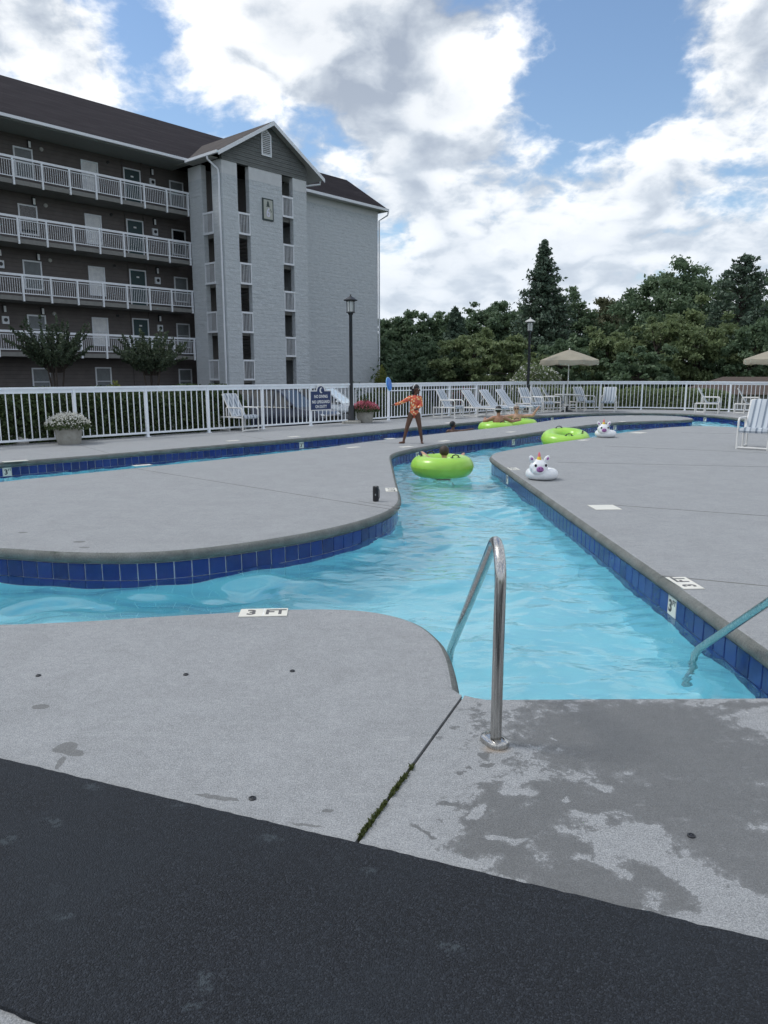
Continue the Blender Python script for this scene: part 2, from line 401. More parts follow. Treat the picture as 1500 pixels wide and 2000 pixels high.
    def leaf(name, lo, hi, trans=.35, hue=None):
        t = NT(name)
        at = t.n('Attribute', attribute_name='tint'); pos = t.n('NewGeometry').outputs['Position']
        nz = t.noise(.55, 4, .6, pos)
        k = t.math('ADD', t.math('MULTIPLY', at.outputs['Fac'], .65), t.math('MULTIPLY', nz, .45))
        c = t.ramp(k, [(.15, lo), (.55, tuple((p + q) / 2 for p, q in zip(lo, hi))), (.95, hi)])
        t.set(t.b.inputs['Base Color'], c); t.b.inputs['Roughness'].default_value = .55; t.b.inputs['Specular IOR Level'].default_value = .35
        tr = t.n('BsdfTranslucent'); t.L.new(t.mix(.5, c, hi), tr.inputs[0])
        mx = t.n('MixShader'); mx.inputs[0].default_value = trans
        t.L.new(t.b.outputs[0], mx.inputs[1]); t.L.new(tr.outputs[0], mx.inputs[2])
        t.L.new(mx.outputs[0], t.N['Material Output'].inputs[0])
        MATS[name] = t.m
    leaf('leaf_dark', (.066, .115, .068), (.170, .240, .132))
    leaf('leaf_mid', (.115, .165, .078), (.245, .300, .140))
    leaf('leaf_light', (.040, .068, .026), (.115, .150, .060))
    leaf('leaf_olive', (.090, .105, .060), (.170, .180, .100))
    leaf('leaf_pine', (.055, .092, .066), (.130, .185, .125), .2)
    leaf('leaf_hedge', (.020, .040, .018), (.090, .130, .045), .25)
    leaf('leaf_myrtle', (.040, .066, .044), (.110, .145, .085))
    leaf('leaf_yellow', (.07, .10, .02), (.20, .22, .05))
    leaf('petal_white', (.50, .50, .44), (.80, .80, .76))
    leaf('petal_pink', (.50, .06, .12), (.72, .24, .30))
    leaf('petal_dull_pink', (.30, .08, .11), (.45, .18, .22))
    leaf('moss', (.030, .045, .012), (.11, .13, .035), .2)
    simple('bark', (.060, .048, .040), .9, var=.35, scale=5, bumpy=.6)
    t = NT('bare_pot'); pos = t.coord(); a = t.noise(9, 6, .7, pos)
    t.out(t.ramp(a, [(.3, (.27, .26, .23)), (.7, (.42, .41, .37))]), .9, 0, t.bump(a, .3, .01), .25)
    t = NT('umbrella_cloth'); a = t.noise(3, 4, .6)
    t.out(t.ramp(a, [(.3, (.36, .33, .26)), (.7, (.45, .41, .33))]), .9, 0, None, .2)
    tr = t.n('BsdfTranslucent'); tr.inputs[0].default_value = (.42, .38, .29, 1); mx = t.n('MixShader'); mx.inputs[0].default_value = .25
    t.L.new(t.b.outputs[0], mx.inputs[1]); t.L.new(tr.outputs[0], mx.inputs[2]); t.L.new(mx.outputs[0], t.N['Material Output'].inputs[0])
    # inflatables
    t = NT('lime_vinyl'); a = t.noise(5, 3)
    t.out(t.ramp(a, [(.3, (.33, .62, .075)), (.7, (.39, .68, .10))]), .28, 0, None, .5, Subsurface_Weight=.15)
    simple('white_vinyl', (.78, .79, .80), .28, var=.03)
    simple('purple_vinyl', (.36, .13, .36), .4)
    simple('horn_yellow', (.80, .55, .06), .35); simple('horn_pink', (.75, .17, .20), .35)
    simple('eye_black', (.012, .012, .016), .25)
    simple('disc_blue', (.010, .16, .60), .35); simple('disc_rim', (.20, .46, .75), .35)
    def skin(name, col):
        t = NT(name); a = t.noise(14, 5, .6)
        c = t.ramp(a, [(.3, tuple(q * .85 for q in col)), (.7, tuple(min(1, q * 1.12) for q in col))])
        t.out(c, .48, 0, None, .4, Subsurface_Weight=.12)
    skin('skin_deep', (.115, .055, .035)); skin('skin_tan', (.36, .19, .12)); skin('skin_fair', (.50, .30, .21)); skin('skin_brown', (.20, .10, .065))
    simple('hair_black', (.010, .008, .008), .5, var=.4, scale=60, bumpy=.5); simple('hair_brown', (.040, .028, .020), .6, var=.4, scale=60, bumpy=.5)
    simple('hair_grey', (.32, .28, .24), .6, var=.3, scale=60, bumpy=.5)
    t = NT('floral_suit'); v = t.n('TexVoronoi'); v.inputs['Scale'].default_value = 19; t.L.new(t.coord(), v.inputs['Vector'])
    nz = t.noise(20, 3, .6)
    c = t.ramp(t.math('ADD', v.outputs['Distance'], t.math('MULTIPLY', nz, .3)), [(.34, (.85, .72, .58)), (.46, (.80, .42, .14)), (.62, (.70, .18, .07)), (.85, (.62, .11, .08))])
    t.out(c, .6, 0, None, .3)
    simple('car_navy', (.012, .018, .040), .22, var=.1, spec=.6); simple('car_silver', (.50, .53, .55), .25, metal=.6, var=.05)
    simple('car_glass', (.012, .014, .016), .06, spec=.8); simple('silver_screen', (.62, .70, .72), .12, metal=.75, var=.08, scale=2)
    simple('tyre', (.014, .014, .014), .85); simple('headlight', (.55, .57, .58), .15, metal=.4); simple('chrome', (.6, .6, .62), .15, metal=1.0)
    simple('roof_brown', (.075, .055, .045), .9, var=.2); simple('blue_roof', (.08, .20, .42), .7, var=.1)
    simple('plain_wall', (.34, .33, .31), .9, var=.1)
materials()

# ------------------------------------------------------------------ building blocks
def link(o, parent=None):
    COL.objects.link(o)
    if parent is not None: o.parent = parent
    return o

def tag(o, label=None, cat=None, group=None, kind=None):
    if label: o['label'] = label
    if cat: o['category'] = cat
    if group: o['group'] = group
    if kind: o['kind'] = kind
    return o

def thing(name, label, cat, loc=(0, 0, 0), rz=0.0, group=None):
    o = bpy.data.objects.new(name, None); o.empty_display_size = .2
    o.location = loc; o.rotation_euler = (0, 0, rz); link(o)
    return tag(o, label, cat, group)

def copy_tree(o, parent=None):
    c = o.copy(); COL.objects.link(c); c.parent = parent
    for ch in list(o.children): copy_tree(ch, c)
    return c

class MB:
    """collects shapes into one mesh"""
    def __init__(self): self.v, self.f, self.mi = [], [], []
    def add(self, v, f, mi=0):
        k = len(self.v); self.v += [tuple(p) for p in v]; self.f += [tuple(i + k for i in q) for q in f]; self.mi += [mi] * len(f); return self
    def box(self, c, d, rot=None, mi=0):
        x, y, z = (q / 2 for q in d)
        P = [Vector((sx * x, sy * y, sz * z)) for sx in (-1, 1) for sy in (-1, 1) for sz in (-1, 1)]
        if rot is not None: P = [rot @ p for p in P]
        P = [p + Vector(c) for p in P]
        return self.add(P, [(0, 1, 3, 2), (4, 6, 7, 5), (0, 4, 5, 1), (2, 3, 7, 6), (0, 2, 6, 4), (1, 5, 7, 3)], mi)
    def box2(self, a, b, mi=0):
        return self.box([(p + q) / 2 for p, q in zip(a, b)], [abs(q - p) for p, q in zip(a, b)], None, mi)
    def tube(self, pts, r, n=8, closed=False, caps=True, mi=0):
        pts = [Vector(p) for p in pts]; m = len(pts)
        rs = r if isinstance(r, (list, tuple)) else [r] * m
        ref = None; rings = []
        for i, p in enumerate(pts):
            if closed: t = pts[(i + 1) % m] - pts[i - 1]
            else: t = pts[min(i + 1, m - 1)] - pts[max(i - 1, 0)]
            t.normalize()
            if ref is None: ref = t.orthogonal().normalized()
            ref = (ref - t * ref.dot(t)); ref = ref.normalized() if ref.length > 1e-6 else t.orthogonal().normalized()
            bi = t.cross(ref)
            rings.append([p + (ref * math.cos(2 * math.pi * k / n) + bi * math.sin(2 * math.pi * k / n)) * rs[i] for k in range(n)])
        V = [q for g in rings for q in g]; F = []
        for i in range(m if closed else m - 1):
            j = (i + 1) % m
            for k in range(n): F.append((i * n + k, i * n + (k + 1) % n, j * n + (k + 1) % n, j * n + k))
        if not closed and caps: F += [tuple(range(n))[::-1], tuple(range((m - 1) * n, m * n))]
        return self.add(V, F, mi)
    def lathe(self, prof, n=24, c=(0, 0, 0), mi=0, sy=1.0):
        V, F = [], []
        for (r, z) in prof:
            for k in range(n):
                a = 2 * math.pi * k / n; V.append((c[0] + r * math.cos(a), c[1] + r * math.sin(a) * sy, c[2] + z))
        for i in range(len(prof) - 1):
            for k in range(n): F.append((i * n + k, i * n + (k + 1) % n, (i + 1) * n + (k + 1) % n, (i + 1) * n + k))
        if prof[0][0] > 1e-5: F.append(tuple(range(n))[::-1])
        if prof[-1][0] > 1e-5: F.append(tuple(range((len(prof) - 1) * n, len(prof) * n)))
        return self.add(V, F, mi)
    def torus(self, Rm, r, n=48, m=16, c=(0, 0, 0), rz=1.0, mi=0):
        V, F = [], []
        for i in range(n):
            a = 2 * math.pi * i / n
            for j in range(m):
                b = 2 * math.pi * j / m; q = Rm + r * math.cos(b)
                V.append((c[0] + q * math.cos(a), c[1] + q * math.sin(a), c[2] + r * rz * math.sin(b)))
        for i in range(n):
            for j in range(m): F.append((i * m + j, ((i + 1) % n) * m + j, ((i + 1) % n) * m + (j + 1) % m, i * m + (j + 1) % m))
        return self.add(V, F, mi)
    def ball(self, c, r, n=16, m=10, rot=None, mi=0):
        rx, ry, rz = r if isinstance(r, (tuple, list)) else (r, r, r)
        V, F = [], []
        for i in range(m + 1):
            th = math.pi * i / m
            for k in range(n):
                a = 2 * math.pi * k / n
                p = Vector((rx * math.sin(th) * math.cos(a), ry * math.sin(th) * math.sin(a), rz * math.cos(th)))
                if rot is not None: p = rot @ p
                V.append(p + Vector(c))
        for i in range(m):
            for k in range(n): F.append((i * n + k, (i + 1) * n + k, (i + 1) * n + (k + 1) % n, i * n + (k + 1) % n))
        return self.add(V, F, mi)
    def capsule(self, a, b, ra, rb, n=12):
        a, b = Vector(a), Vector(b); t = (b - a); Lh = t.length; t.normalize()
        pts, rs = [], []
        for k in range(5):
            ph = math.pi / 2 * k / 4; pts.append(a - t * ra * math.cos(ph)); rs.append(max(1e-4, ra * math.sin(ph)))
        for k in range(5):
            ph = math.pi / 2 * k / 4; pts.append(b + t * rb * math.sin(ph)); rs.append(max(1e-4, rb * math.cos(ph)))
        return self.tube(pts, rs, n)
    def prism(self, poly, axis, a, b, mi=0):
        """2D polygon extruded along an axis (0, 1 or 2) from a to b"""
        def P(p, t):
            q = [0, 0, 0]; o = [i for i in range(3) if i != axis]; q[o[0]], q[o[1]] = p; q[axis] = t; return q
        n = len(poly); V = [P(p, a) for p in poly] + [P(p, b) for p in poly]
        F = [tuple(range(n))[::-1], tuple(range(n, 2 * n))] + [(i, (i + 1) % n, n + (i + 1) % n, n + i) for i in range(n)]
        return self.add(V, F, mi)
    def xf(self, M):
        self.v = [tuple(M @ Vector(p)) for p in self.v]; return self
    def build(self, name, mat, parent=None, smooth=False, bevel=0.0, loc=None, rot=None):
        me = bpy.data.meshes.new(name); me.from_pydata(self.v, [], self.f)
        mats = mat if isinstance(mat, (list, tuple)) else [mat]
        for m in mats: me.materials.append(MATS[m])
        if len(mats) > 1: me.polygons.foreach_set('material_index', self.mi)
        bm = bmesh.new(); bm.from_mesh(me)
        bmesh.ops.recalc_face_normals(bm, faces=bm.faces)
        if bevel: bmesh.ops.bevel(bm, geom=list(bm.edges), offset=bevel, segments=1, affect='EDGES', clamp_overlap=True)
        bm.to_mesh(me); bm.free()
        if smooth:
            me.polygons.foreach_set('use_smooth', [True] * len(me.polygons))
            me.set_sharp_from_angle(angle=R(42))
        me.update()
        o = bpy.data.objects.new(name, me); link(o, parent)
        if loc is not None: o.location = loc
        if rot is not None: o.rotation_euler = rot
        return o

def arc(c, r, a0, a1, ex, ez, n=6):
    """arc of points about c in the plane of the unit vectors ex, ez"""
    c, ex, ez = Vector(c), Vector(ex), Vector(ez)
    return [c + ex * r * math.cos(a0 + (a1 - a0) * k / n) + ez * r * math.sin(a0 + (a1 - a0) * k / n) for k in range(n + 1)]

def text_mesh(name, body, size, mat, parent, loc, rot, bold=.0, sx=1.0, depth=.0012, align='CENTER', spacing=1.0):
    cu = bpy.data.curves.new(name, 'FONT'); cu.body = body; cu.size = size; cu.align_x = align; cu.align_y = 'CENTER'
    cu.offset = bold; cu.extrude = depth; cu.space_line = spacing; cu.resolution_u = 3
    tmp = bpy.data.objects.new(name, cu); COL.objects.link(tmp)
    dg = bpy.context.evaluated_depsgraph_get()
    me = bpy.data.meshes.new_from_object(tmp.evaluated_get(dg)); bpy.data.objects.remove(tmp); bpy.data.curves.remove(cu)
    me.materials.clear(); me.materials.append(MATS[mat]); me.name = name
    me.transform(Matrix.Diagonal((sx, 1, 1, 1)))
    o = bpy.data.objects.new(name, me); link(o, parent); o.location = loc; o.rotation_euler = rot
    return o

def chain(pts, step=.08):
    """Catmull-Rom curve through the points, resampled"""
    P = [Vector((p[0], p[1], 0)) for p in pts]; P = [P[0] * 2 - P[1]] + P + [P[-1] * 2 - P[-2]]
    out = []
    for i in range(1, len(P) - 2):
        p0, p1, p2, p3 = P[i - 1:i + 3]
        n = max(2, int((p2 - p1).length / .02))
        for k in range(n):
            t = k / n
            out.append(.5 * ((2 * p1) + (p2 - p0) * t + (2 * p0 - 5 * p1 + 4 * p2 - p3) * t * t + (3 * p1 - p0 - 3 * p2 + p3) * t ** 3))
    out.append(P[-2])
    return resample(out, step)

def resample(pts, step, closed=False):
    pts = [Vector(p) for p in pts]
    if closed: pts = pts + [pts[0]]
    d = [0.0]
    for a, b in zip(pts, pts[1:]): d.append(d[-1] + (b - a).length)
    n = max(1, round(d[-1] / step)); out = []; j = 0
    for k in range(n + (0 if closed else 1)):
        s = d[-1] * k / n
        while j < len(d) - 2 and d[j + 1] < s: j += 1
        f = (s - d[j]) / max(1e-9, d[j + 1] - d[j]); out.append(pts[j].lerp(pts[j + 1], f))
    return out

def smooth_pts(P, it):
    P = [Vector(p) for p in P]
    for _ in range(it): P = [P[0]] + [(P[i - 1] + P[i] * 2 + P[i + 1]) / 4 for i in range(1, len(P) - 1)] + [P[-1]]
    return P

# ------------------------------------------------------------------ plan of the pool (metres, camera at the origin)
WATER_Z = -0.268
near_edge = [(0.37, 3.30), (0.375, 3.60), (0.37, 3.82), (0.335, 4.08), (0.22, 4.37), (0.02, 4.56), (-.24, 4.655), (-.64, 4.66), (-.93, 4.61), (-1.47, 4.51), (-1.97, 4.41), (-2.5, 4.36), (-3.6, 4.35), (-5.2, 4.6), (-7.0, 5.4), (-8.3, 6.8), (-8.75, 8.6), (-8.3, 10.7)]
far_edge = [(-8.3, 10.7), (-6.71, 12.80), (-5.4, 14.18), (-3.86, 15.88), (-2.12, 17.80), (-.68, 19.55), (.60, 21.35), (2.04, 23.12), (3.25, 24.70), (5.0, 26.95), (6.5, 28.55), (8.5, 29.75), (10.4, 30.15), (11.75, 29.6), (12.45, 28.2), (12.55, 26.1), (12.3, 24.1), (12.25, 20.0), (12.25, 15.0)]
right_side = [(2.095, 3.32), (2.095, 3.8), (2.085, 5.2), (2.05, 7.2), (2.02, 9.25), (1.98, 11.7), (1.95, 13.3)]
right_top = [(1.95, 13.3), (1.98, 13.85), (2.20, 14.55), (2.73, 15.35), (3.40, 16.2), (4.60, 17.6), (5.25, 18.35), (6.2, 19.55), (7.5, 21.0), (8.7, 21.95), (9.6, 22.2), (10.25, 21.7), (10.45, 20.5), (10.45, 17.0), (10.45, 15.0)]
isl_front = [(-6.4, 8.0), (-5.6, 7.1), (-4.6, 6.6), (-3.4, 6.33), (-2.64, 6.17), (-1.98, 6.19), (-1.38, 6.46), (-.74, 6.97), (-.27, 7.53), (.06, 8.15), (.195, 8.75), (.215, 9.4), (.19, 10.4), (.155, 12.5), (.14, 13.6), (.19, 14.25), (.42, 14.95), (1.13, 16.22), (2.05, 17.3), (3.2, 18.62), (4.35, 20.2), (5.7, 22.05), (7.2, 23.75), (8.8, 24.75), (10.0, 25.2), (10.75, 25.85), (10.98, 26.7)]
isl_back = [(10.98, 26.7), (10.85, 27.5), (10.15, 28.1), (9.2, 28.1), (8.2, 27.8), (7.2, 27.15), (5.95, 25.6), (4.45, 23.3), (3.1, 21.4), (1.71, 19.75), (.37, 18.0), (-.58, 16.7), (-1.45, 15.3), (-2.9, 13.45), (-4.47, 11.68), (-5.5, 10.5), (-6.3, 9.4), (-6.55, 8.6), (-6.4, 8.0)]
fence_ctrl = [(-11.6, 12.4), (-10.3, 13.6), (-9.2, 14.65), (-8.14, 15.75), (-7.02, 16.95), (-5.9, 18.2), (-4.75, 19.5), (-3.62, 20.72), (-2.52, 21.92), (-1.43, 23.1), (-.38, 24.35), (.64, 25.6), (1.70, 26.9), (2.78, 28.2), (3.82, 29.4), (4.95, 30.6), (6.81, 32.0), (8.6, 32.75), (10.2, 32.95), (11.8, 32.65), (13.2, 31.85), (14.4, 30.75), (15.5, 29.6), (16.8, 28.2), (18.2, 26.6), (19.4, 25.0)]
fence_curve = chain(fence_ctrl, .05)

def offset(pts, d, closed=True):
    """move each point of an outline by d to the left of its direction (inwards for a counter-clockwise one)"""
    n = len(pts); out = []
    for i in range(n):
        a = pts[i - 1] if (closed or i > 0) else pts[i]
        b = pts[(i + 1) % n] if (closed or i < n - 1) else pts[i]
        t1 = (pts[i] - a); t2 = (b - pts[i])
        t1 = t1.normalized() if t1.length > 1e-9 else t2.normalized(); t2 = t2.normalized() if t2.length > 1e-9 else t1
        n1 = Vector((-t1.y, t1.x, 0)); n2 = Vector((-t2.y, t2.x, 0)); m = (n1 + n2)
        m = m.normalized() if m.length > 1e-6 else n1
        out.append(pts[i] + m * min(abs(d) * 2.0, abs(d) / max(.35, m.dot(n1))) * (1 if d > 0 else -1))
    return out

def fill(pts, z):
    """triangles of a polygon with points added inside so that shading stays even"""
    co = [Vector((p.x, p.y)) for p in pts]; n = len(co)
    v, e, f, *_ = delaunay_2d_cdt(co, [(i, (i + 1) % n) for i in range(n)], [], 1, 1e-6)
    return [(p.x, p.y, z) for p in v], [tuple(q) for q in f]

PROFILE = [(.060, 0.0), (.040, -.004), (.022, -.013), (.008, -.028), (0.0, -.050), (.004, -.072), (.016, -.090), (.040, -.102)]
def ring_mesh(rings, seg_ok=None):
    n = len(rings[0]); V = [p for r in rings for p in r]; F = []
    for i in range(len(rings) - 1):
        for k in range(n):
            if seg_ok is None or seg_ok[k]: F.append((i * n + k, i * n + (k + 1) % n, (i + 1) * n + (k + 1) % n, (i + 1) * n + k))
    return V, F

def deck(name, pts, mat, pool_seg):
    """slab with a rounded coping along the pool; pool_seg[k] tells whether the edge k -> k+1 borders the water"""
    rings = []
    n_ = len(pts)
    offs = {}
    for d in {q[0] for q in PROFILE} | {.05}:
        m_ = offset(pts, d) if d > 1e-6 else pts
        offs[d] = [m_[i] if pool_seg[i] and pool_seg[i - 1] else pts[i] for i in range(n_)]
    top_v, top_f = fill(offs[.060], 0.0)
    b = MB().add(top_v, top_f)
    V, F = ring_mesh([[(p.x, p.y, z) for p in offs[d]] for d, z in PROFILE[:2]], pool_seg); b.add(V, F)
    # side of the slab away from the pool
    V, F = ring_mesh([[(p.x, p.y, 0) for p in offs[.060]], [(p.x, p.y, -.5) for p in offs[.060]]], [not s for s in pool_seg]); b.add(V, F)
    o = b.build(name, mat); tag(o, kind='structure')
    V, F = ring_mesh([[(p.x, p.y, z) for p in offs[d]] for d, z in PROFILE[1:]], pool_seg)
    MB().add(V, F).build('coping', 'coping_concrete', o, smooth=True)
    V, F = ring_mesh([[(p.x, p.y, z) for p in offs[.05]] for z in (-.095, -.425)], pool_seg)
    MB().add(V, F).build('grout_band', 'grout', o)
    V, F = ring_mesh([[(p.x, p.y, z) for p in offs[.05]] for z in (-.4255, -1.30)], pool_seg)
    MB().add(V, F).build('pool_wall', 'pool_plaster', o)
    return o

TILE = MB().box((0, 0, 0), (.1435, .016, .146)).build('tile', 'blue_tile', None, bevel=.003)
TILE_ME = TILE.data; bpy.data.objects.remove(TILE)
MARK = MB().box((0, 0, 0), (.1455, .017, .147)).build('depth_tile', 'marker_tile', None, bevel=.003)
MARK_ME = MARK.data; bpy.data.objects.remove(MARK)
def tiles(parent, path, single=True, marks=(), rows=(-.180, -.332)):
    """courses of tiles along an open path that has the slab on its left"""
    path = offset(path, .047, closed=False)
    T = resample(path, .1525)
    lower = MB()
    mids = [(a + b) / 2 for a, b in zip(T, T[1:])]
    mk = {}
    for (mx, my) in marks:
        i = min(range(len(mids)), key=lambda k: (mids[k].x - mx) ** 2 + (mids[k].y - my) ** 2); mk[i] = 1
    for i, (a, b) in enumerate(zip(T, T[1:])):
        t = b - a; ang = math.atan2(t.y, t.x); c = mids[i]
        for r, z in enumerate(rows):
            if single and r == 0:
                o = bpy.data.objects.new('depth_tile' if i in mk else 'tile', MARK_ME if i in mk else TILE_ME); link(o, parent)
                o.location = (c.x, c.y, z); o.rotation_euler = (0, 0, ang)
                if i in mk:
                    text_mesh('lettering', '3', .125, 'marker_ink', o, (-.022, -.0095, -.005), (R(90), 0, 0), .004)
                    text_mesh('lettering', 'FT', .052, 'marker_ink', o, (.042, -.0095, .032), (R(90), 0, 0), .0015)
            else:
                lower.box((c.x, c.y, z), (.1485, .012, .1485), Matrix.Rotation(ang, 3, 'Z'))
    if lower.v:
        tag(lower.build('tile_course', 'blue_tile', parent), kind='stuff')

def seg_flags(parts):
    """parts: list of (points, pool?) laid end to end; returns outline and per-edge flag"""
    pts, fl = [], []
    for P, pool in parts:
        for i, p in enumerate(P):
            if pts and (pts[-1] - p).length < 1e-4: continue
            if pts: fl.append(pool)
            pts.append(p)
    if (pts[0] - pts[-1]).length < 1e-4: pts.pop()
    else: fl.append(False)
    return pts, fl

def vec(L): return [Vector((p[0], p[1], 0)) for p in L]

def build_decks():
    # ---- joint between the near slabs
    J = Vector((.37, 3.30, 0)); K = Vector(G(690, 1648) + (0,)); dirJ = (K - J).normalized(); Jend = J + dirJ * 6.0
    side = Vector((-dirJ.y, dirJ.x, 0)) * .012           # towards the right-hand slab (camera side of the joint)
    near = chain(near_edge); far = chain(far_edge)
    back = [p for p in offset(fence_curve, .38, closed=False)][::8][::-1]
    # far, left and near-left deck in one outline, clockwise along the water -> reverse for counter-clockwise
    # keep the slab on the left of its outline: walk near edge from the left end to J is reversed
    pool_path = near + far[1:]                            # walks with the water on its right, slab on its left
    out = [Vector((12.25, 15.0, 0)), Vector((24, 15, 0)), Vector((24, 24, 0))]
    outer = out + back + [Vector((-13.0, 12.4, 0)), Vector((-13.0, -4.0, 0)), Jend - side * 0]
    joint = resample([Jend, J], .25)
    pts, fl = seg_flags([(pool_path, True), (outer, False), (joint, False)])
    A = sum(a.x * b.y - b.x * a.y for a, b in zip(pts, pts[1:] + pts[:1]))
    if A < 0: raise RuntimeError('outline turned')
    o1 = deck('pool_deck', pts, 'concrete', fl)
    marks_far = [G(28, 922, -.18), G(580, 869, -.18), G(1076, 819, -.18), G(1388, 819, -.18)]
    ftil = [p for p in far if p.y > 11.5 and not (p.x > 11.9 and p.y < 24.5)]
    tiles(o1, ftil, True, marks_far)
    tiles(o1, near, False)
    # ---- entry slab and right-hand deck
    rs = chain(right_side); rt = chain(right_top)
    e0 = J + Vector((.014, 0, 0)); entry = resample([e0, Vector((2.095, 3.32, 0))], .1)
    path2 = (entry + rs[1:] + rt[1:])[::-1]               # reversed: slab on the left
    outer2 = [e0, Jend + Vector((.022, 0, 0)), Vector((24, -4, 0)), Vector((24, 14.96, 0)), Vector((10.45, 14.96, 0))]
    pts2, fl2 = seg_flags([(path2, True), (resample([e0, Jend + Vector((.024, 0, 0))], .25), False), (outer2[2:], False)])
    A = sum(a.x * b.y - b.x * a.y for a, b in zip(pts2, pts2[1:] + pts2[:1]))
    if A < 0: raise RuntimeError('outline 2 turned')
    o2 = deck('entry_deck', pts2, 'concrete_wet', fl2)
    tiles(o2, rs[::-1], True, [G(1311, 1180, -.18), G(994, 937, -.18)])
    tiles(o2, rt[::-1], False); tiles(o2, entry[::-1], False)
    # ---- island
    f = chain(isl_front); b = chain(isl_back)
    loop = (f + b[1:])                                    # counter-clockwise: slab on the left
    pts3, fl3 = seg_flags([(loop, True)])
    fl3 = [True] * len(pts3)
    o3 = deck('island_deck', pts3, 'concrete', fl3)
    tiles(o3, [p for p in f if p.x > -4.9], True, [G(797, 889, -.18), G(999, 863, -.18), G(1209, 836, -.18)])
    tiles(o3, b, False)
    # ---- joints: sawn lines in the slabs
    def saw(parent, a, c, w=.009):
        a, c = Vector(a + (.0015,)), Vector(c + (.0015,)); L = (c - a).length
        m = MB().box((0, 0, 0), (L, w, .003)); ob = m.build('sawn_joint', 'slab_concrete', parent)
        ob.location = (a + c) / 2; ob.rotation_euler = (0, 0, math.atan2(c.y - a.y, c.x - a.x))
    saw(o3, G(262, 915), G(783, 998)); saw(o3, G(700, 979), G(784, 992), .006)
    saw(o2, G(1285, 1124), G(1500, 1145)); saw(o2, G(1190, 986), G(1500, 1008)); saw(o2, G(1090, 903), G(1500, 912)); saw(o2, G(1180, 871), G(1500, 885)); saw(o2, G(1330, 845), G(1500, 848), .007)
    saw(o1, G(150, 868), G(215, 886)); saw(o1, G(470, 850), G(540, 862)); saw(o3, G(790, 867), G(700, 862), .007); saw(o1, G(1440, 812), G(1447, 808), .008)
    # ---- depth markers set in the deck
    def marker(parent, c, ang, w=.305, d=.152, words=(('3', -.076), ('FT', .076)), ink='marker_ink_worn', size=.13):
        o = MB().box((0, 0, 0), (w, d, .006)).build('depth_tile', 'marker_tile', parent, bevel=.0015)
        o.location = (c[0], c[1], .0035); o.rotation_euler = (0, 0, ang)
        for s_, x in words: text_mesh('lettering', s_, size, ink, o, (x, -.003, .0036), (0, 0, 0), .004, 1.0 if len(s_) == 1 else .95, .0006)
        if len(words) > 1: MB().box((0, 0, .0032), (.004, d, .001)).build('grout_line', 'grout', o)
        return o
    c = Vector(G(515, 1197.5)); marker(o1, c, R(4))
    c = Vector(G(1337, 1139.5)); marker(o2, c, R(93))
    c = Vector(G(764, 957)); marker(o3, c, R(-88))
    c = Vector(G(1003, 916)); marker(o2, c, R(93))
    blank = [(o2, 1181, 991.5, 3, .30, .30), (o3, 793, 873, 40, .30, .15), (o3, 868, 861.5, 48, .30, .15), (o3, 278, 909, 40, .30, .15), (o1, 30, 901, 42, .40, .15),
             (o3, 762, 857, 45, .3, .15), (o1, 455, 861, 45, .3, .15), (o1, 574, 853, 48, .3, .15), (o1, 877, 826, 52, .3, .15), (o3, 998, 844, 48, .3, .15), (o2, 1140, 860, 45, .3, .15), (o2, 1247, 845.5, 40, .4, .3), (o3, 1215, 824, 48, .3, .15), (o3, 1230, 812.5, 30, .3, .15), (o3, 690, 874, 45, .3, .15)]
    for (p, px, py, a, w, d) in blank: marker(p, G(px, py), R(a), w, d, words=())
    # ---- small fittings in the near slabs
    for i, (px, py, lab) in enumerate([(493, 1560, 'round metal deck anchor beside the wet streak near the rubber mat'), (1350, 1633, 'round metal deck anchor in the wet concrete by the pool steps'),
                        (363, 1318, 'small metal deck anchor between its two neighbours on the dry slab'), (571, 1311, 'small metal deck anchor below the painted depth marker'), (75, 1320, 'small metal deck anchor near the dark round stain')]):
        x, y = G(px, py)
        an = thing('deck_anchor', lab, 'deck anchor', (x, y, 0))
        MB().lathe([(.0001, .0), (.0135, .0), (.0135, .004), (.010, .006), (.0075, .006), (.006, .002), (.0001, .002)], 16).build('rim', 'dark_metal', an, smooth=True)
        MB().lathe([(.0001, .0005), (.0055, .0005), (.0045, .005), (.0001, .005)], 6).build('screw', 'dark_metal', an)
    # ---- moss growing out of the near joint, and dirt in its depth
    rng = np.random.default_rng(5)
    a = Vector(G(803, 1497) + (0,)); c = Vector(G(697, 1638) + (0,)); V, F, tn = [], [], []
    for i in range(2600):
        f_ = rng.random(); p = a.lerp(c, f_) + Vector((rng.normal(0, .0038), rng.normal(0, .0038), 0)) + Vector((.008, 0, 0))
        if mnoise.noise(p * 22) < -.12: continue
        h = rng.uniform(-.012, .012); s_ = rng.uniform(.003, .0075); an = rng.random() * 6.28; up = Vector((rng.normal(0, .5), rng.normal(0, .5), 1)).normalized()
        d = Vector((math.cos(an), math.sin(an), 0)); k = len(V); q = p + Vector((0, 0, h))
        V += [q - d * s_ * .5, q + d * s_ * .5, q + d * s_ * .3 + up * s_ * 1.3, q - d * s_ * .3 + up * s_ * 1.3]; F.append((k, k + 1, k + 2, k + 3)); tn.append(rng.random())
    mo = leaf_object('moss', np.array([tuple(v) for v in V]), np.array(F), np.array(tn), 'moss', None); tag(mo, kind='stuff', label='green moss growing along the joint between the slabs', cat='moss')
    jd = MB(); L = (Jend - J).length
    jd.box((0, 0, 0), (L, .03, .02)); q = jd.build('joint_filler', 'mulch', o1); m_ = (J + Jend) / 2
    q.location = (m_.x + .012, m_.y, -.035); q.rotation_euler = (0, 0, math.atan2(dirJ.y, dirJ.x))
    return o1, o2, o3

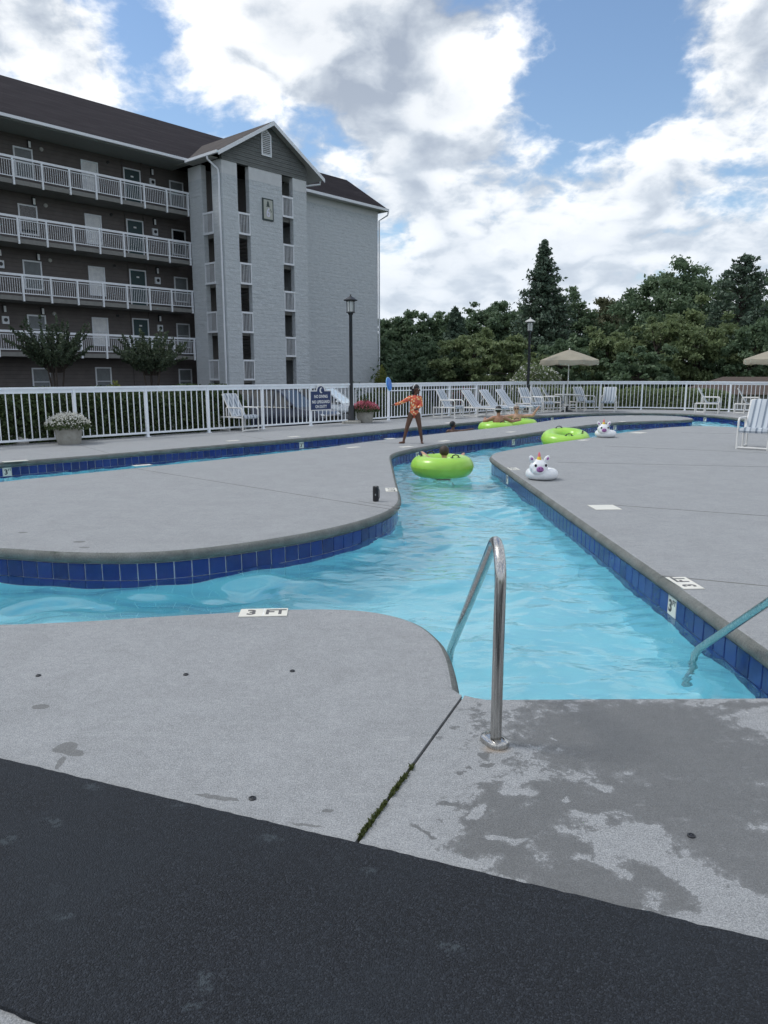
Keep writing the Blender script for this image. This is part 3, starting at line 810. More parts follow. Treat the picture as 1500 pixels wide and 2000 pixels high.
def leaf_object(name, V, F, tint, mat, parent):
    me = bpy.data.meshes.new(name)
    me.vertices.add(len(V)); me.vertices.foreach_set('co', V.astype(np.float32).ravel())
    nv = F.shape[1]
    me.loops.add(F.size); me.loops.foreach_set('vertex_index', F.astype(np.int32).ravel())
    me.polygons.add(len(F)); me.polygons.foreach_set('loop_start', np.arange(0, F.size, nv, dtype=np.int32)); me.polygons.foreach_set('loop_total', np.full(len(F), nv, dtype=np.int32))
    at = me.attributes.new('tint', 'FLOAT', 'FACE'); at.data.foreach_set('value', tint.astype(np.float32))
    me.materials.append(MATS[mat]); me.update(calc_edges=True); me.validate()
    o = bpy.data.objects.new(name, me); return link(o, parent)

def build_ground():
    # pool floor
    t = MB().add([(-14, 1.5, -1.20), (14, 1.5, -1.20), (14, 34, -1.20), (-14, 34, -1.20)], [(0, 1, 2, 3)]).build('pool_floor', 'pool_plaster'); tag(t, kind='structure')
    # ground outside the deck: rings from the deck's rim out to the horizon
    rim = [Vector((24.05, -4.05, 0)), Vector((24.05, 24, 0))] + offset(fence_curve, .42, closed=False)[::10][::-1] + [Vector((-13.05, 12.4, 0)), Vector((-13.05, -4.05, 0))]
    rim = resample(rim, 1.0, True); c = Vector((3, 13, 0)); V, F = [], []
    levels = [(0, -.06), (.6, -.10), (3.5, -.65), (60, -.65), (400, -.65), (3500, -.65)]
    for d, z in levels:
        for p in rim:
            q = p + (p - c).normalized() * d; V.append((q.x, q.y, z))
    n = len(rim)
    for i in range(len(levels) - 1):
        for k in range(n): F.append((i * n + k, i * n + (k + 1) % n, (i + 1) * n + (k + 1) % n, (i + 1) * n + k))
    tag(MB().add(V, F).build('ground', 'grass_ground', None), kind='structure')
    P = [(-34, 20), (-9.5, 20.5), (-2.5, 27.5), (3.5, 34.0), (9, 44), (-2, 60), (-12, 48), (-34, 26)]
    V, F = fill([Vector((x, y, 0)) for x, y in P], -.640)
    tag(MB().add(V, F).build('parking_lot', 'asphalt'), kind='structure')

def build_water():
    step = .034
    outer = chain(near_edge, .2) + chain(far_edge, .2)[1:] + [Vector((12.2, 14.9, 0)), Vector((10.5, 14.9, 0))] + chain(right_top, .2)[::-1] + chain(right_side, .2)[::-1] + [Vector((.37, 3.28, 0))]
    isl = chain(isl_front, .2) + chain(isl_back, .2)
    def inside(poly, X, Y):
        res = np.zeros(X.shape, bool); n = len(poly)
        for i in range(n):
            a, b = poly[i], poly[(i + 1) % n]
            if a.y == b.y: continue
            c = ((a.y > Y) != (b.y > Y)) & (X < (b.x - a.x) * (Y - a.y) / (b.y - a.y) + a.x); res ^= c
        return res
    xs = np.arange(-9.2, 12.9, step); ys = np.arange(3.1, 30.7, step)
    X, Y = np.meshgrid(xs, ys, indexing='ij')
    ins = inside(outer, X, Y) & ~inside(isl, X, Y)
    keep = ins.copy()
    for dx in range(-2, 3):
        for dy in range(-2, 3): keep |= np.roll(np.roll(ins, dx, 0), dy, 1)
    cell = keep[:-1, :-1] & keep[1:, :-1] & keep[:-1, 1:] & keep[1:, 1:]
    rng = np.random.default_rng(11)
    Z = np.zeros_like(X)
    calm = 1.0 / (1 + np.exp((X + .25) * 2.6)) * (Y < 9)            # the quiet arm beside the near slab
    for i in range(64):
        lam = 10 ** rng.uniform(math.log10(.17), math.log10(1.7)); a = rng.uniform(0, 2 * math.pi) if i % 2 else rng.normal(1.45, .45)
        k = 2 * math.pi / lam; amp = .0031 * lam ** .78 * rng.uniform(.5, 1.3)
        # waves bend a little so that crests do not run dead straight
        ph = rng.uniform(0, 6.28) + 1.3 * np.sin(X * rng.uniform(.3, 1.3) + Y * rng.uniform(.3, 1.3) + rng.uniform(0, 6))
        Z += amp * np.sin(k * (math.cos(a) * X + math.sin(a) * Y) + ph) * (1 - calm * (1.0 if lam < .36 else -.55))
    Z = Z * 1.1 + WATER_Z
    idx = -np.ones(X.shape, int); used = np.zeros(X.shape, bool)
    used[:-1, :-1] |= cell; used[1:, :-1] |= cell; used[:-1, 1:] |= cell; used[1:, 1:] |= cell
    idx[used] = np.arange(used.sum())
    V = np.stack([X[used], Y[used], Z[used]], 1); I, Jx = np.nonzero(cell)
    F = np.stack([idx[I, Jx], idx[I + 1, Jx], idx[I + 1, Jx + 1], idx[I, Jx + 1]], 1)
    o = leaf_object('water', V, F, np.zeros(len(F)), 'water', None)
    o.data.polygons.foreach_set('use_smooth', [True] * len(o.data.polygons)); tag(o, kind='structure')
    # steps of the entry, under water
    st = MB()
    for i in range(3): st.box2((.36, 3.28, -1.21), (2.06, 3.62 + .32 * i, -.46 - .25 * i))
    tag(st.build('entry_steps', 'pool_plaster', None), kind='structure')

def build_mat():
    a, b = Vector(G(0, 1487) + (0,)), Vector(G(1500, 1845) + (0,)); t = (b - a).normalized(); n = Vector((t.y, -t.x, 0))
    c0 = Vector(G(0, 1972) + (0,)); c1 = Vector(G(75, 2002) + (0,))
    left = a - t * 2.5; right = b + t * 4.5
    low = [right + n * 1.9, c1 + (c1 - c0).normalized() * 1.0 + n * .9, c1 + (c1 - c0) * 2.2 - Vector((0, .02, 0)), c1, c0, c0 + (c0 - c1) * 2 + Vector((0, .03, 0)), left + n * 1.05]
    poly = [left] + [a.lerp(b, f) for f in (0, .5, 1)] + [right] + low
    poly = resample(poly, .03, True)
    rng = np.random.default_rng(3)
    poly = [p + Vector((rng.normal(0, .0016), rng.normal(0, .0016), 0)) for p in poly]
    V, F = fill(poly, .014)
    m = MB().add(V, F); W, E = ring_mesh([[(p.x, p.y, .014) for p in poly], [(p.x, p.y, .001) for p in poly]]); m.add(W, E)
    tag(m.build('rubber_walkway', 'rubber_granules'), kind='structure')

build_ground()
pool_deck, entry_deck, island_deck = build_decks()
build_water()
build_mat()

# ------------------------------------------------------------------ apartment building
def build_building():
    th = math.atan2(.747, .665)
    root = thing('apartment_building', 'grey and brown five storey apartment block with white balcony railings and gabled stair tower', 'building', (-10.69, 43.0, 0), th)
    S0 = -22.0                                            # left end, out of the picture
    END = 15.42
    FL = [-.02, 2.56, 5.14, 7.72, 10.30]                  # storey levels
    GZ = -.66
    WB = 1.5                                              # depth of the walkways
    # --- walls
    w = MB(); w.box2((S0, WB, GZ), (0.05, WB + .25, 12.8)); w.box2((.05, WB, GZ), (6.6, WB + .25, 12.8)); wall = w.build('walkway_wall', 'brown_siding', root)
    w = MB(); w.box2((5.93, .0, GZ), (END, .3, 12.30)); w.box2((END - .3, .3, GZ), (END, 12.7, 12.30)); w.box2((S0, 12.4, GZ), (END - .3, 12.7, 12.7)); w.box2((S0 - .3, 0, GZ), (S0, 12.7, 12.7))
    w.build('block_wall', 'split_block', root)
    w = MB(); w.box2((5.93, -.006, 12.302), (END + .006, .3, 12.85)); w.build('frieze_band', 'smooth_band', root)
    # a projecting bay of siding beside each door
    w = MB(); w.box2((-1.98, WB - .06, GZ), (-1.90, WB, 12.78)); w.box2((-3.10, WB - .06, GZ), (-3.04, WB, 12.78)); w.build('corner_board', 'brown_siding', root)
    # --- soffit over the walkways
    MB().box2((S0, -.45, 12.70), (.0, WB, 12.80)).build('soffit', 'soffit', root)
    # --- walkway slabs and railings
    posts_s = [-.12 - 1.325 * k for k in range(16)]
    for i, z in enumerate(FL[1:]):
        MB().box2((S0, -.03, z - .20), (.0, WB - .002, z)).build('walkway_slab', 'slab_concrete', root)
        rail = MB().box2((S0, -.075, z + .90), (-.04, -.015, z + 1.0)).box2((S0, -.06, z + .10), (-.04, -.02, z + .14)).box2((S0, -.06, z + .80), (-.04, -.02, z + .83)).build('railing', 'white_trim', root)
        for s in posts_s: MB().box2((s - .04, -.085, z - .24), (s + .04, -.005, z + .90)).build('post', 'white_trim', rail)
        b = MB(); s = -.2
        while s > S0:
            b.box((s, -.04, z + .46), (.016, .016, .68)); s -= .105
        tag(b.build('balusters', 'white_trim', rail), kind='stuff')
    # --- windows, doors and fittings on each walkway
    def window(s0, s1, z0, z1, y, kind, parent=root):
        f = MB()
        for a, b_ in (((s0 - .07, y - .05, z1), (s1 + .07, y + .02, z1 + .07)), ((s0 - .07, y - .05, z0 - .07), (s1 + .07, y + .02, z0)), ((s0 - .07, y - .045, z0), (s0, y + .02, z1)), ((s1, y - .045, z0), (s1 + .07, y + .02, z1))): f.box2(a, b_)
        o = f.build('window', 'white_trim', parent)
        MB().box2((s0, y - .006, z0), (s1, y - .002, z1)).build('curtain', kind, o)
        MB().box2((s0, y - .020, z0), (s1, y - .016, z1)).build('pane', 'window_glass', o)
        MB().box2((s0, y - .040, (z0 + z1) / 2 - .02), (s1, y - .022, (z0 + z1) / 2 + .02)).build('meeting_rail', 'white_trim', o)
    def door(s0, s1, z0, z1, y):
        f = MB()
        for a, b_ in (((s0 - .07, y - .05, z1), (s1 + .07, y + .02, z1 + .07)), ((s0 - .07, y - .045, z0), (s0, y + .02, z1)), ((s1, y - .045, z0), (s1 + .07, y + .02, z1))): f.box2(a, b_)
        o = f.build('door', 'white_trim', root)
        MB().box2((s0, y - .02, z0), (s1, y - .002, z1)).build('door_leaf', 'dark_door', o)
        MB().box2((s0 + .36, y - .026, z0 + 1.58), (s0 + .52, y - .021, z0 + 1.66)).build('number_plate', 'sign_white', o)
        MB().box2((s1 - .12, y - .06, z0 + .95), (s1 - .07, y - .02, z0 + 1.05)).build('handle', 'chrome', o)
    for i, z in enumerate(FL):
        for k, off in enumerate((0, -8.4)):
            window(-5.27 + off, -4.50 + off, z + .52, z + 1.86, WB, 'curtain' if i != 0 else 'curtain_grey')
            if i > 0: door(-2.95 + off, -2.08 + off, z, z + 1.94, WB)
            window(-.20 + off if k else -.17, .58 + off, z + .55, z + 1.80, WB, 'curtain_grey' if i != 3 else 'car_glass')
            if i == 0: continue
            for s in (-7.9 + off, -1.32 + off):
                l = MB().box2((s - .07, WB - .12, z + 1.90), (s + .07, WB, z + 2.26)).build('wall_light', 'dark_metal', root)
                MB().box2((s - .055, WB - .128, z + 1.92), (s + .055, WB - .121, z + 2.20)).build('diffuser', 'curtain', l)
            m = MB().box2((-1.48 + off, WB - .10, z + 1.36), (-1.16 + off, WB, z + 1.72)).build('meter_box', 'white_trim', root)
            MB().lathe([(.0001, 0), (.09, 0), (.09, .03), (.0001, .03)], 12).xf(Matrix.Translation((-1.32 + off, WB - .1, z + 1.55)) @ Matrix.Rotation(R(90), 4, 'X')).build('dial', 'dark_metal', m)
            MB().lathe([(.0001, 0), (.10, 0), (.09, .05), (.0001, .06)], 12).xf(Matrix.Translation((-7.3 + off, WB, z + 1.98)) @ Matrix.Rotation(R(90), 4, 'X')).build('vent_cap', 'soffit_light', root)
            MB().lathe([(.0001, 0), (.08, 0), (.07, .06), (.0001, .07)], 12).xf(Matrix.Translation((-3.85 + off, WB, z + 2.08)) @ Matrix.Rotation(R(90), 4, 'X')).build('vent_cap', 'dark_metal', root)
    # --- stair tower
    F0, TW = -3.02, 5.93
    def pier(name, a, b_, band=True):
        MB().box2((a[0], a[1], GZ), (b_[0], b_[1], 11.85)).build(name, 'split_block', root)
        MB().box2((a[0], a[1], 11.852), (b_[0], b_[1], 12.55)).build('pier_cap', 'smooth_band', root)
    pier('pier', (0, F0), (.98, F0 + .30)); pier('pier', (1.76, F0), (4.08, F0 + .30)); pier('pier', (4.88, F0), (5.93, F0 + .30))
    pier('pier', (0, F0 + .302), (.30, -2.12)); pier('pier', (0, -1.20), (.30, .0)); pier('pier', (5.63, F0 + .302), (5.93, -.004))
    MB().box2((.35, -.6, GZ), (5.6, -.45, 12.5)).build('stair_wall', 'dark_recess', root)
    for i, z in enumerate(FL[1:]):
        MB().box2((3.0, F0 + .32, z - .2), (5.6, -.61, z)).build('landing', 'slab_concrete', root)
        zm = z - 1.29
        MB().box2((.32, F0 + .32, zm - .2), (2.2, -.61, zm)).build('landing', 'slab_concrete', root)
        st = MB()
        for k in range(8):
            st.box2((2.2 + .1 * k, F0 + .5, zm + .16 * k - .03), (2.3 + .1 * k, -1.9, zm + .16 * k + .03))
            st.box2((2.2 + .1 * k, -1.8, zm - .16 * k - .03), (2.3 + .1 * k, -.7, zm - .16 * k + .03))
        st.build('stair_flight', 'slab_concrete', root)
        def guard(p0, p1, z0, axis):
            g = MB(); t = .05
            if axis == 0:
                g.box2((p0, F0 - .02, z0 + 1.02), (p1, F0 + .06, z0 + 1.12)).box2((p0, F0 - .02, z0 - .02), (p1, F0 + .06, z0 + .08)); g.box2((p0, F0 - .012, z0 + .08), (p0 + t, F0 + .05, z0 + 1.02)); g.box2((p1 - t, F0 - .012, z0 + .08), (p1, F0 + .05, z0 + 1.02))
                o = g.build('railing', 'white_trim', root); b = MB(); s = p0 + .12
                while s < p1 - .08: b.box((s, F0 + .02, z0 + .55), (.022, .022, .94)); s += .10
            else:
                g.box2((-.02, p0, z0 + 1.02), (.06, p1, z0 + 1.12)).box2((-.02, p0, z0 - .02), (.06, p1, z0 + .08)); g.box2((-.012, p0, z0 + .08), (.05, p0 + t, z0 + 1.02)); g.box2((-.012, p1 - t, z0 + .08), (.05, p1, z0 + 1.02))
                o = g.build('railing', 'white_trim', root); b = MB(); s = p0 + .12
                while s < p1 - .08: b.box((.02, s, z0 + .55), (.022, .022, .94)); s += .10
            tag(b.build('balusters', 'white_trim', o), kind='stuff')
        guard(4.08, 4.88, z + .0, 0); guard(.98, 1.76, zm - .05, 0); guard(-2.12, -1.20, zm - .05, 1)
    l = MB().box2((.5, -.75, 9.9), (.62, -.61, 10.3)).build('wall_light', 'soffit_light', root)
    # --- gable
    PK, EZ, XL, XR = 14.92, 12.70, -.50, 6.95
    mid = (XL + XR) / 2; sl = (PK - EZ) / (mid - XL)
    n = 11; h0, h1 = 12.5, PK - .16
    for k in range(n):                                    # lap siding boards of the gable
        z0 = h0 + (h1 - h0) * k / n; z1 = h0 + (h1 - h0) * (k + 1) / n - .004
        def xs(z): d = max(0.0, (z - EZ) / sl + .10); return max(0.0, XL + d), min(TW, XR - d)
        a0, b0 = xs(z0); a1, b1 = xs(z1)
        if b1 - a1 < .05: a1 = b1 = (a1 + b1) / 2
        yb, yt = F0 - .035, F0 - .012
        V = [(a0, yb, z0), (b0, yb, z0), (b1, yt, z1), (a1, yt, z1), (a0, F0 + .2, z0), (b0, F0 + .2, z0), (b1, F0 + .2, z1), (a1, F0 + .2, z1)]
        MB().add(V, [(0, 1, 2, 3), (5, 4, 7, 6), (4, 0, 3, 7), (1, 5, 6, 2), (4, 5, 1, 0), (3, 2, 6, 7)]).build('siding_board', 'green_siding', root)
    v = MB(); vz0, vz1, vs0, vs1 = 13.22, 14.32, 2.63, 3.33
    prof = [(vs0, vz0), (vs1, vz0), (vs1, vz1), ((vs0 + vs1) / 2, vz1 + .30), (vs0, vz1)]
    v.prism(prof, 1, F0 - .09, F0 - .03); vent = v.build('gable_vent', 'white_trim', root)
    q = [(vs0 + .09, vz0 + .09), (vs1 - .09, vz0 + .09), (vs1 - .09, vz1 - .02), ((vs0 + vs1) / 2, vz1 + .18), (vs0 + .09, vz1 - .02)]
    MB().prism(q, 1, F0 - .094, F0 - .0905).build('vent_opening', 'dark_metal', vent)
    for k in range(13):
        z = vz0 + .12 + .095 * k; hw = .26 if z < vz1 - .03 else max(.03, .26 - (z - vz1 + .03) * 1.0)
        MB().box((2.98, F0 - .105, z), (hw * 2, .012, .05), Matrix.Rotation(R(25), 3, 'X')).build('louvre', 'white_trim', vent)
    # gable roof
    def slope_slab(x0, z0, x1, z1, y0, y1, t, mat, name, nu=1):
        V = [(x0, y0, z0), (x1, y0, z1), (x1, y1, z1), (x0, y1, z0), (x0, y0, z0 - t), (x1, y0, z1 - t), (x1, y1, z1 - t), (x0, y1, z0 - t)]
        return MB().add(V, [(0, 1, 2, 3), (7, 6, 5, 4), (0, 4, 5, 1), (1, 5, 6, 2), (2, 6, 7, 3), (3, 7, 4, 0)]).build(name, mat, root)
    FR = F0 - .45
    rl = slope_slab(XL, EZ + .06, mid, PK + .06, FR, 5.0, .05, 'shingles_tan', 'gable_roof')
    rr = slope_slab(mid, PK + .06, XR, EZ + .06, FR, 5.0, .05, 'shingles_tan', 'gable_roof')
    slope_slab(XL, EZ + .005, mid, PK + .005, FR + .004, 0.4, .06, 'soffit_light', 'gable_soffit'); slope_slab(mid, PK + .005, XR, EZ + .005, FR + .004, .4, .06, 'soffit_light', 'gable_soffit')
    slope_slab(XL - .02, EZ + .03, mid, PK + .05, FR - .035, FR - .004, .21, 'white_trim', 'barge_board'); slope_slab(mid, PK + .05, XR + .02, EZ + .03, FR - .035, FR - .004, .21, 'white_trim', 'barge_board')
    MB().box2((XL, F0 + .3, EZ - .10), (.0, -.5, EZ - .06)).build('soffit', 'soffit_light', root)
    # --- main roof: hipped at the end; the hip over the end block is lower
    RZ, RB, EY = 16.95, 6.5, -.5
    V = [(S0 - .5, EY, 12.86), (8.9, EY, 12.86), (8.9, RB, RZ), (S0 - .5, RB, RZ), (S0 - .5, 13.2, 12.86), (END + .45, 13.2, 12.86), (END + .45, EY, 12.86)]
    MB().add(V, [(0, 1, 2, 3), (3, 2, 5, 4), (1, 6, 2), (6, 5, 2), (0, 3, 4)]).build('main_roof', 'shingles', root)
    V = [(5.9, EY - .01, 12.872), (END + .46, EY - .01, 12.872), (END - 1.4, 1.62, 14.78), (5.9, 1.62, 14.78), (END + .46, 9.0, 12.872), (5.9, 9, 12.872)]
    MB().add(V, [(0, 1, 2, 3), (1, 4, 2), (3, 2, 4, 5), (0, 3, 5)]).build('end_roof', 'shingles', root)
    # gutters and eaves
    MB().box2((S0 - .5, EY - .12, 12.74), (XL + .12, EY + .0, 12.87)).build('gutter', 'white_trim', root)
    MB().box2((XL - .12, FR + .02, 12.62), (XL - .0, EY - .121, 12.755)).build('gutter', 'white_trim', root)
    MB().box2((6.4, EY - .12, 12.70), (END + .5, EY, 12.86)).box2((END + .44, EY, 12.70), (END + .56, 13.2, 12.86)).build('gutter', 'white_trim', root)
    MB().box2((5.93, EY + .002, 12.70), (END + .43, -.008, 12.76)).build('soffit', 'soffit_light', root)
    # downspouts
    def spout(pts, name='downspout'): MB().tube(pts, .055, 8).build(name, 'white_trim', root, smooth=True)
    spout([(XL - .06, -2.6, 12.62), (XL - .06, -2.62, 12.45), (-.10, -2.80, 12.05), (-.075, -2.85, 11.85), (-.075, -2.85, GZ)])
    spout([(XR - .1, F0 - .2, 12.6), (XR - .1, F0 - .2, 12.45), (6.15, F0 + .2, 12.3), (5.99, F0 + .3, 12.25), (5.99, F0 + .3, 12.0)])
    spout([(END + .5, EY - .06, 12.7), (END + .45, EY - .02, 12.45), (END + .08, -.06, 12.1), (END + .07, -.06, GZ)])
    # --- plaque with the number
    pl = MB().box2((2.62, F0 - .06, 9.90), (3.38, F0 + .0, 11.05)).build('number_plaque', 'sign_green', root)
    MB().box2((2.69, F0 - .066, 9.98), (3.31, F0 - .061, 10.98)).build('plaque_face', 'sign_cream', pl)
    text_mesh('lettering', '6', .66, 'sign_lavender', pl, (3.0, F0 - .068, 10.30), (R(90), 0, 0), .012, .9)
    t = MB()
    for k in range(3): t.prism([(2.99 - .14 + .03 * k, 10.62 + .09 * k), (2.99 + .14 - .03 * k, 10.62 + .09 * k), (2.99, 10.78 + .09 * k)], 1, F0 - .071 - .001 * k, F0 - .0665)
    t.prism([(3.14, 10.52), (3.17, 10.52), (3.24, 10.36), (3.2, 10.36)], 1, F0 - .072, F0 - .0665); t.build('tree_emblem', 'sign_green', pl)
    return root
build_building()

# ------------------------------------------------------------------ fence round the pool
def build_fence():
    root = thing('pool_fence', 'long white metal picket fence running behind the pool deck', 'fence', (0, 0, 0))
    start = min(range(len(fence_curve)), key=lambda i: (fence_curve[i] - Vector((-7.02, 16.95, 0))).length)
    left = resample(fence_curve[:start + 1][::-1], .05); right = fence_curve[start:]
    def walk(c, step):
        out = []; acc = 0.0; out.append(c[0])
        for a, b in zip(c, c[1:]):
            acc += (b - a).length
            if acc >= step: out.append(b.copy()); acc = 0.0
        return out
    P = walk(left, 1.78)[1:][::-1]; P = [p for p in P if p.x > -10.6] + walk(right, 1.78); P = [p for p in P if p.x < 18.6]
    pm = MB().box((0, 0, .60), (.065, .065, 1.20)).box((0, 0, .006), (.12, .12, .012)).build('post', 'white_paint', None); pme = pm.data; bpy.data.objects.remove(pm)
    bmb = MB().box((0, 0, .60), (.019, .019, 1.04)).build('baluster', 'white_paint', None); bme = bmb.data; bpy.data.objects.remove(bmb)
    gate = {}
    for i, p in enumerate(P):
        q = P[min(i + 1, len(P) - 1)] - P[max(i - 1, 0)]; a = math.atan2(q.y, q.x)
        o = bpy.data.objects.new('post', pme); link(o, root); o.location = p; o.rotation_euler = (0, 0, a)
    for p, q in zip(P, P[1:]):
        t = q - p; L = t.length; a = math.atan2(t.y, t.x); m = (p + q) / 2
        o = MB().box((0, 0, 1.215), (L + .004, .105, .045)).box((0, 0, 1.15), (L, .045, .09)).build('top_rail', 'white_paint', root); o.location = m; o.rotation_euler = (0, 0, a)
        o = MB().box((0, 0, .10), (L - .066, .035, .045)).build('bottom_rail', 'white_paint', root); o.location = m; o.rotation_euler = (0, 0, a)
        if .4 < m.x < 3.3:
            o = MB().box((0, 0, .98), (L - .066, .03, .035)).build('middle_rail', 'white_paint', root); o.location = m; o.rotation_euler = (0, 0, a)
        n = 11
        for k in range(1, n):
            o = bpy.data.objects.new('baluster', bme); link(o, root); o.location = p.lerp(q, k / n); o.rotation_euler = (0, 0, a)
    # warning sign hung on the pool side of the fence
    c = min(fence_curve, key=lambda v: abs((v.x / v.y) - (AT(623, 778, 1).x))); i = fence_curve.index(c); t = fence_curve[i + 4] - fence_curve[i - 4]; a = math.atan2(t.y, t.x)
    s = thing('warning_sign', 'navy blue sign reading no diving no lifeguard on duty hung on the white fence', 'sign', (c.x, c.y, 0), a)
    zc = AT(623, 782, c.y).z
    W, Hh = .80, .54
    def shape(g):
        w, h = W / 2 + g, Hh / 2 + g; r = .145 + g
        pts = [(-w, -h), (w, -h), (w, h), (r, h)] + [(r * math.cos(x), h + .01 + r * math.sin(x)) for x in [math.pi * k / 12 for k in range(13)]] + [(-r, h), (-w, h)]
        return [(p[0], p[1] + zc) for p in pts]
    MB().prism(shape(.030), 1, -.075, -.060).build('border', 'sign_white', s)
    f = MB().prism(shape(0), 1, -.082, -.0755).build('panel', 'sign_navy', s)
    for txt, z, sz in (('NO DIVING', .115, .125), ('NO LIFEGUARD', -.045, .122), ('ON DUTY', -.185, .122)): text_mesh('lettering', txt, sz, 'sign_white', f, (0, -.0835, zc + z), (R(90), 0, 0), .0032, .83)
    m = MB(); pts = [(.075 * math.cos(x), .085 * math.sin(x)) for x in [R(60 + 20 * k) for k in range(13)]]; inn = [(.04 + .062 * math.cos(x), .068 * math.sin(x)) for x in [R(285 - 17.5 * k) for k in range(13)]]
    V, F = [], []
    for k in range(13): V += [(pts[k][0] + .02, -.0840, pts[k][1] + zc + .30), (inn[12 - k][0] + .02, -.0840, inn[12 - k][1] + zc + .30)]
    for k in range(12): F.append((2 * k, 2 * k + 1, 2 * k + 3, 2 * k + 2))
    m.add(V, F); e = m.build('moon_emblem', 'sign_white', f)
    MB().box2((-.3, -.06, zc - .1), (-.27, -.01, zc + .1)).box2((.27, -.06, zc - .1), (.3, -.01, zc + .1)).build('bracket', 'white_paint', s)
build_fence()

# ------------------------------------------------------------------ planting
def cards(C, size, rng, flat=.0, aspect=1.6, tint=None, updir=None):
    """one small bent leaf (two triangles) at each point of C"""
    n = len(C)
    d = rng.normal(size=(n, 3)); d /= np.linalg.norm(d, axis=1)[:, None]
    if updir is not None: d = d * (1 - flat) + updir * flat; d /= np.linalg.norm(d, axis=1)[:, None]
    r = rng.normal(size=(n, 3)); s = np.cross(d, r); s /= np.linalg.norm(s, axis=1)[:, None] + 1e-9
    sz = (size * rng.uniform(.6, 1.35, n))[:, None]
    a = C - d * sz * aspect * .5; b = C + d * sz * aspect * .5; nn = np.cross(d, s)
    c1 = C + s * sz * .5 + nn * sz * .12; c2 = C - s * sz * .5 + nn * sz * .12
    V = np.stack([a, c1, b, c2], 1).reshape(-1, 3); F = np.arange(4 * n).reshape(-1, 4)
    t = rng.random(n) if tint is None else tint
    return V, F, t

def crown_points(rng, n_cl, per, shape, spread):
    """leaf positions in clumps; shape(rng) gives a clump centre and size"""
    out, cen, tn = [], [], []
    for _ in range(n_cl):
        c, r = shape(rng); m = int(per * (r / spread) ** 1.5) + 8
        q = rng.normal(size=(m, 3)); q /= np.linalg.norm(q, axis=1)[:, None]; q *= (rng.random(m) ** .6 * rng.uniform(.6, 1.35, m))[:, None] * np.array([r, r, r * .62])
        out.append(c + q); cen.append(c); tn.append(np.clip(rng.normal(rng.uniform(.25, .75), .18, m), 0, 1))
    return np.concatenate(out), cen, np.concatenate(tn)

def tree(name, label, base, h, w, kind, mat, seed, leaf=.26, dens=1.0, group=None, trunk_frac=.2, cat='tree', hide_trunk=False):
    rng = np.random.default_rng(seed)
    root = thing(name, label, cat, base, rng.uniform(0, 6.28), group)
    tr = MB(); z0 = h * trunk_frac
    lean = rng.normal(0, .02 * h, 2)
    def axis(z): f = z / h; return np.array([lean[0] * f * f, lean[1] * f * f, z])
    tr.tube([tuple(axis(z)) for z in np.linspace(-.3, h * (.94 if kind in ('conifer', 'pine') else .72), 8)], [max(.015, h * .021 * (1 - .93 * k / 7)) for k in range(8)], 8)
    if kind == 'broad':
        lob = [(rng.uniform(0, 6.28), rng.uniform(.35, 1.0), rng.uniform(.25, .55)) for _ in range(7)]
        def shape(rng):
            u = rng.normal(size=3); u /= np.linalg.norm(u); rad = rng.random() ** .33
            ex = 1.0 + .22 * math.sin(3 * math.atan2(u[1], u[0]) + seed) + .16 * mnoise.noise(Vector(u * 2.3) + Vector((seed, 0, 0)))
            p = u * rad * ex; zz = p[2]
            c = np.array([p[0] * w * .5, p[1] * w * .5, z0 + (h - z0) * (.5 + .47 * zz)]); c[:2] *= (1.05 - .35 * max(0, zz))
            return c, rng.uniform(.05, .11) * h * .85
        P, cen, tn = crown_points(rng, int(100 * dens), 105, shape, .055 * h)
        V, F, t = cards(P, leaf, rng, tint=tn)
        for c in cen[::4]:
            s = axis(min(c[2] * .72, h * .66)); mid = (s + c) / 2 + np.array([0, 0, -.04 * h]); tr.tube([tuple(s), tuple(mid), tuple(c)], [h * .008, h * .005, h * .002], 5)
    elif kind in ('conifer', 'pine'):
        pts, tn, up = [], [], []
        n_br = int((150 if kind == 'conifer' else 80) * dens)
        for k in range(n_br):
            f = (k + rng.random()) / n_br; z = z0 * .6 + (h - z0 * .6) * f
            L = w * .5 * ((1 - f) ** (.80 if kind == 'conifer' else .55) * rng.uniform(.62, 1.12) + .03); a = k * 2.4 + rng.normal(0, .3)
            rise = rng.uniform(-.02, .32) if kind == 'conifer' else rng.uniform(.1, .45)
            s = axis(z); e = s + np.array([math.cos(a) * L, math.sin(a) * L, L * rise - .10 * L * L / max(1, w)])
            tr.tube([tuple(s), tuple((s + e) / 2 + np.array([0, 0, .06 * L])), tuple(e)], [h * .0045, h * .003, h * .001], 4)
            m = int((46 if kind == 'conifer' else 60) * (L / (w * .35)) + 10); g = rng.random(m) ** (.7 if kind == 'conifer' else .45)
            q = s + (e - s) * g[:, None] + rng.normal(size=(m, 3)) * np.array([.11, .11, .07]) * (L * .55 + .35) * (1.15 if kind == 'conifer' else .9); q[:, 2] += .06 * L
            pts.append(q); tn.append(np.clip(rng.normal(rng.uniform(.25, .7), .2, m), 0, 1))
        P = np.concatenate(pts); V, F, t = cards(P, leaf, rng, tint=np.concatenate(tn), aspect=2.1)
    leaf_object('crown', V, F, t, mat, root); tr.build('trunk', 'bark', root, smooth=True)
    return root

GZ = -.65
def tree_at(px, top, halfw, Y, kind, mat, seed, name, label, group='trees of the wood beyond the fence', **kw):
    t = AT(px, top, Y); k = Y / (math.cos(PITCH) * FPX)
    return tree(name, label, (t.x, Y, GZ), t.z - GZ, halfw * 2 * k * 1.05, kind, mat, seed, group=group, **kw)

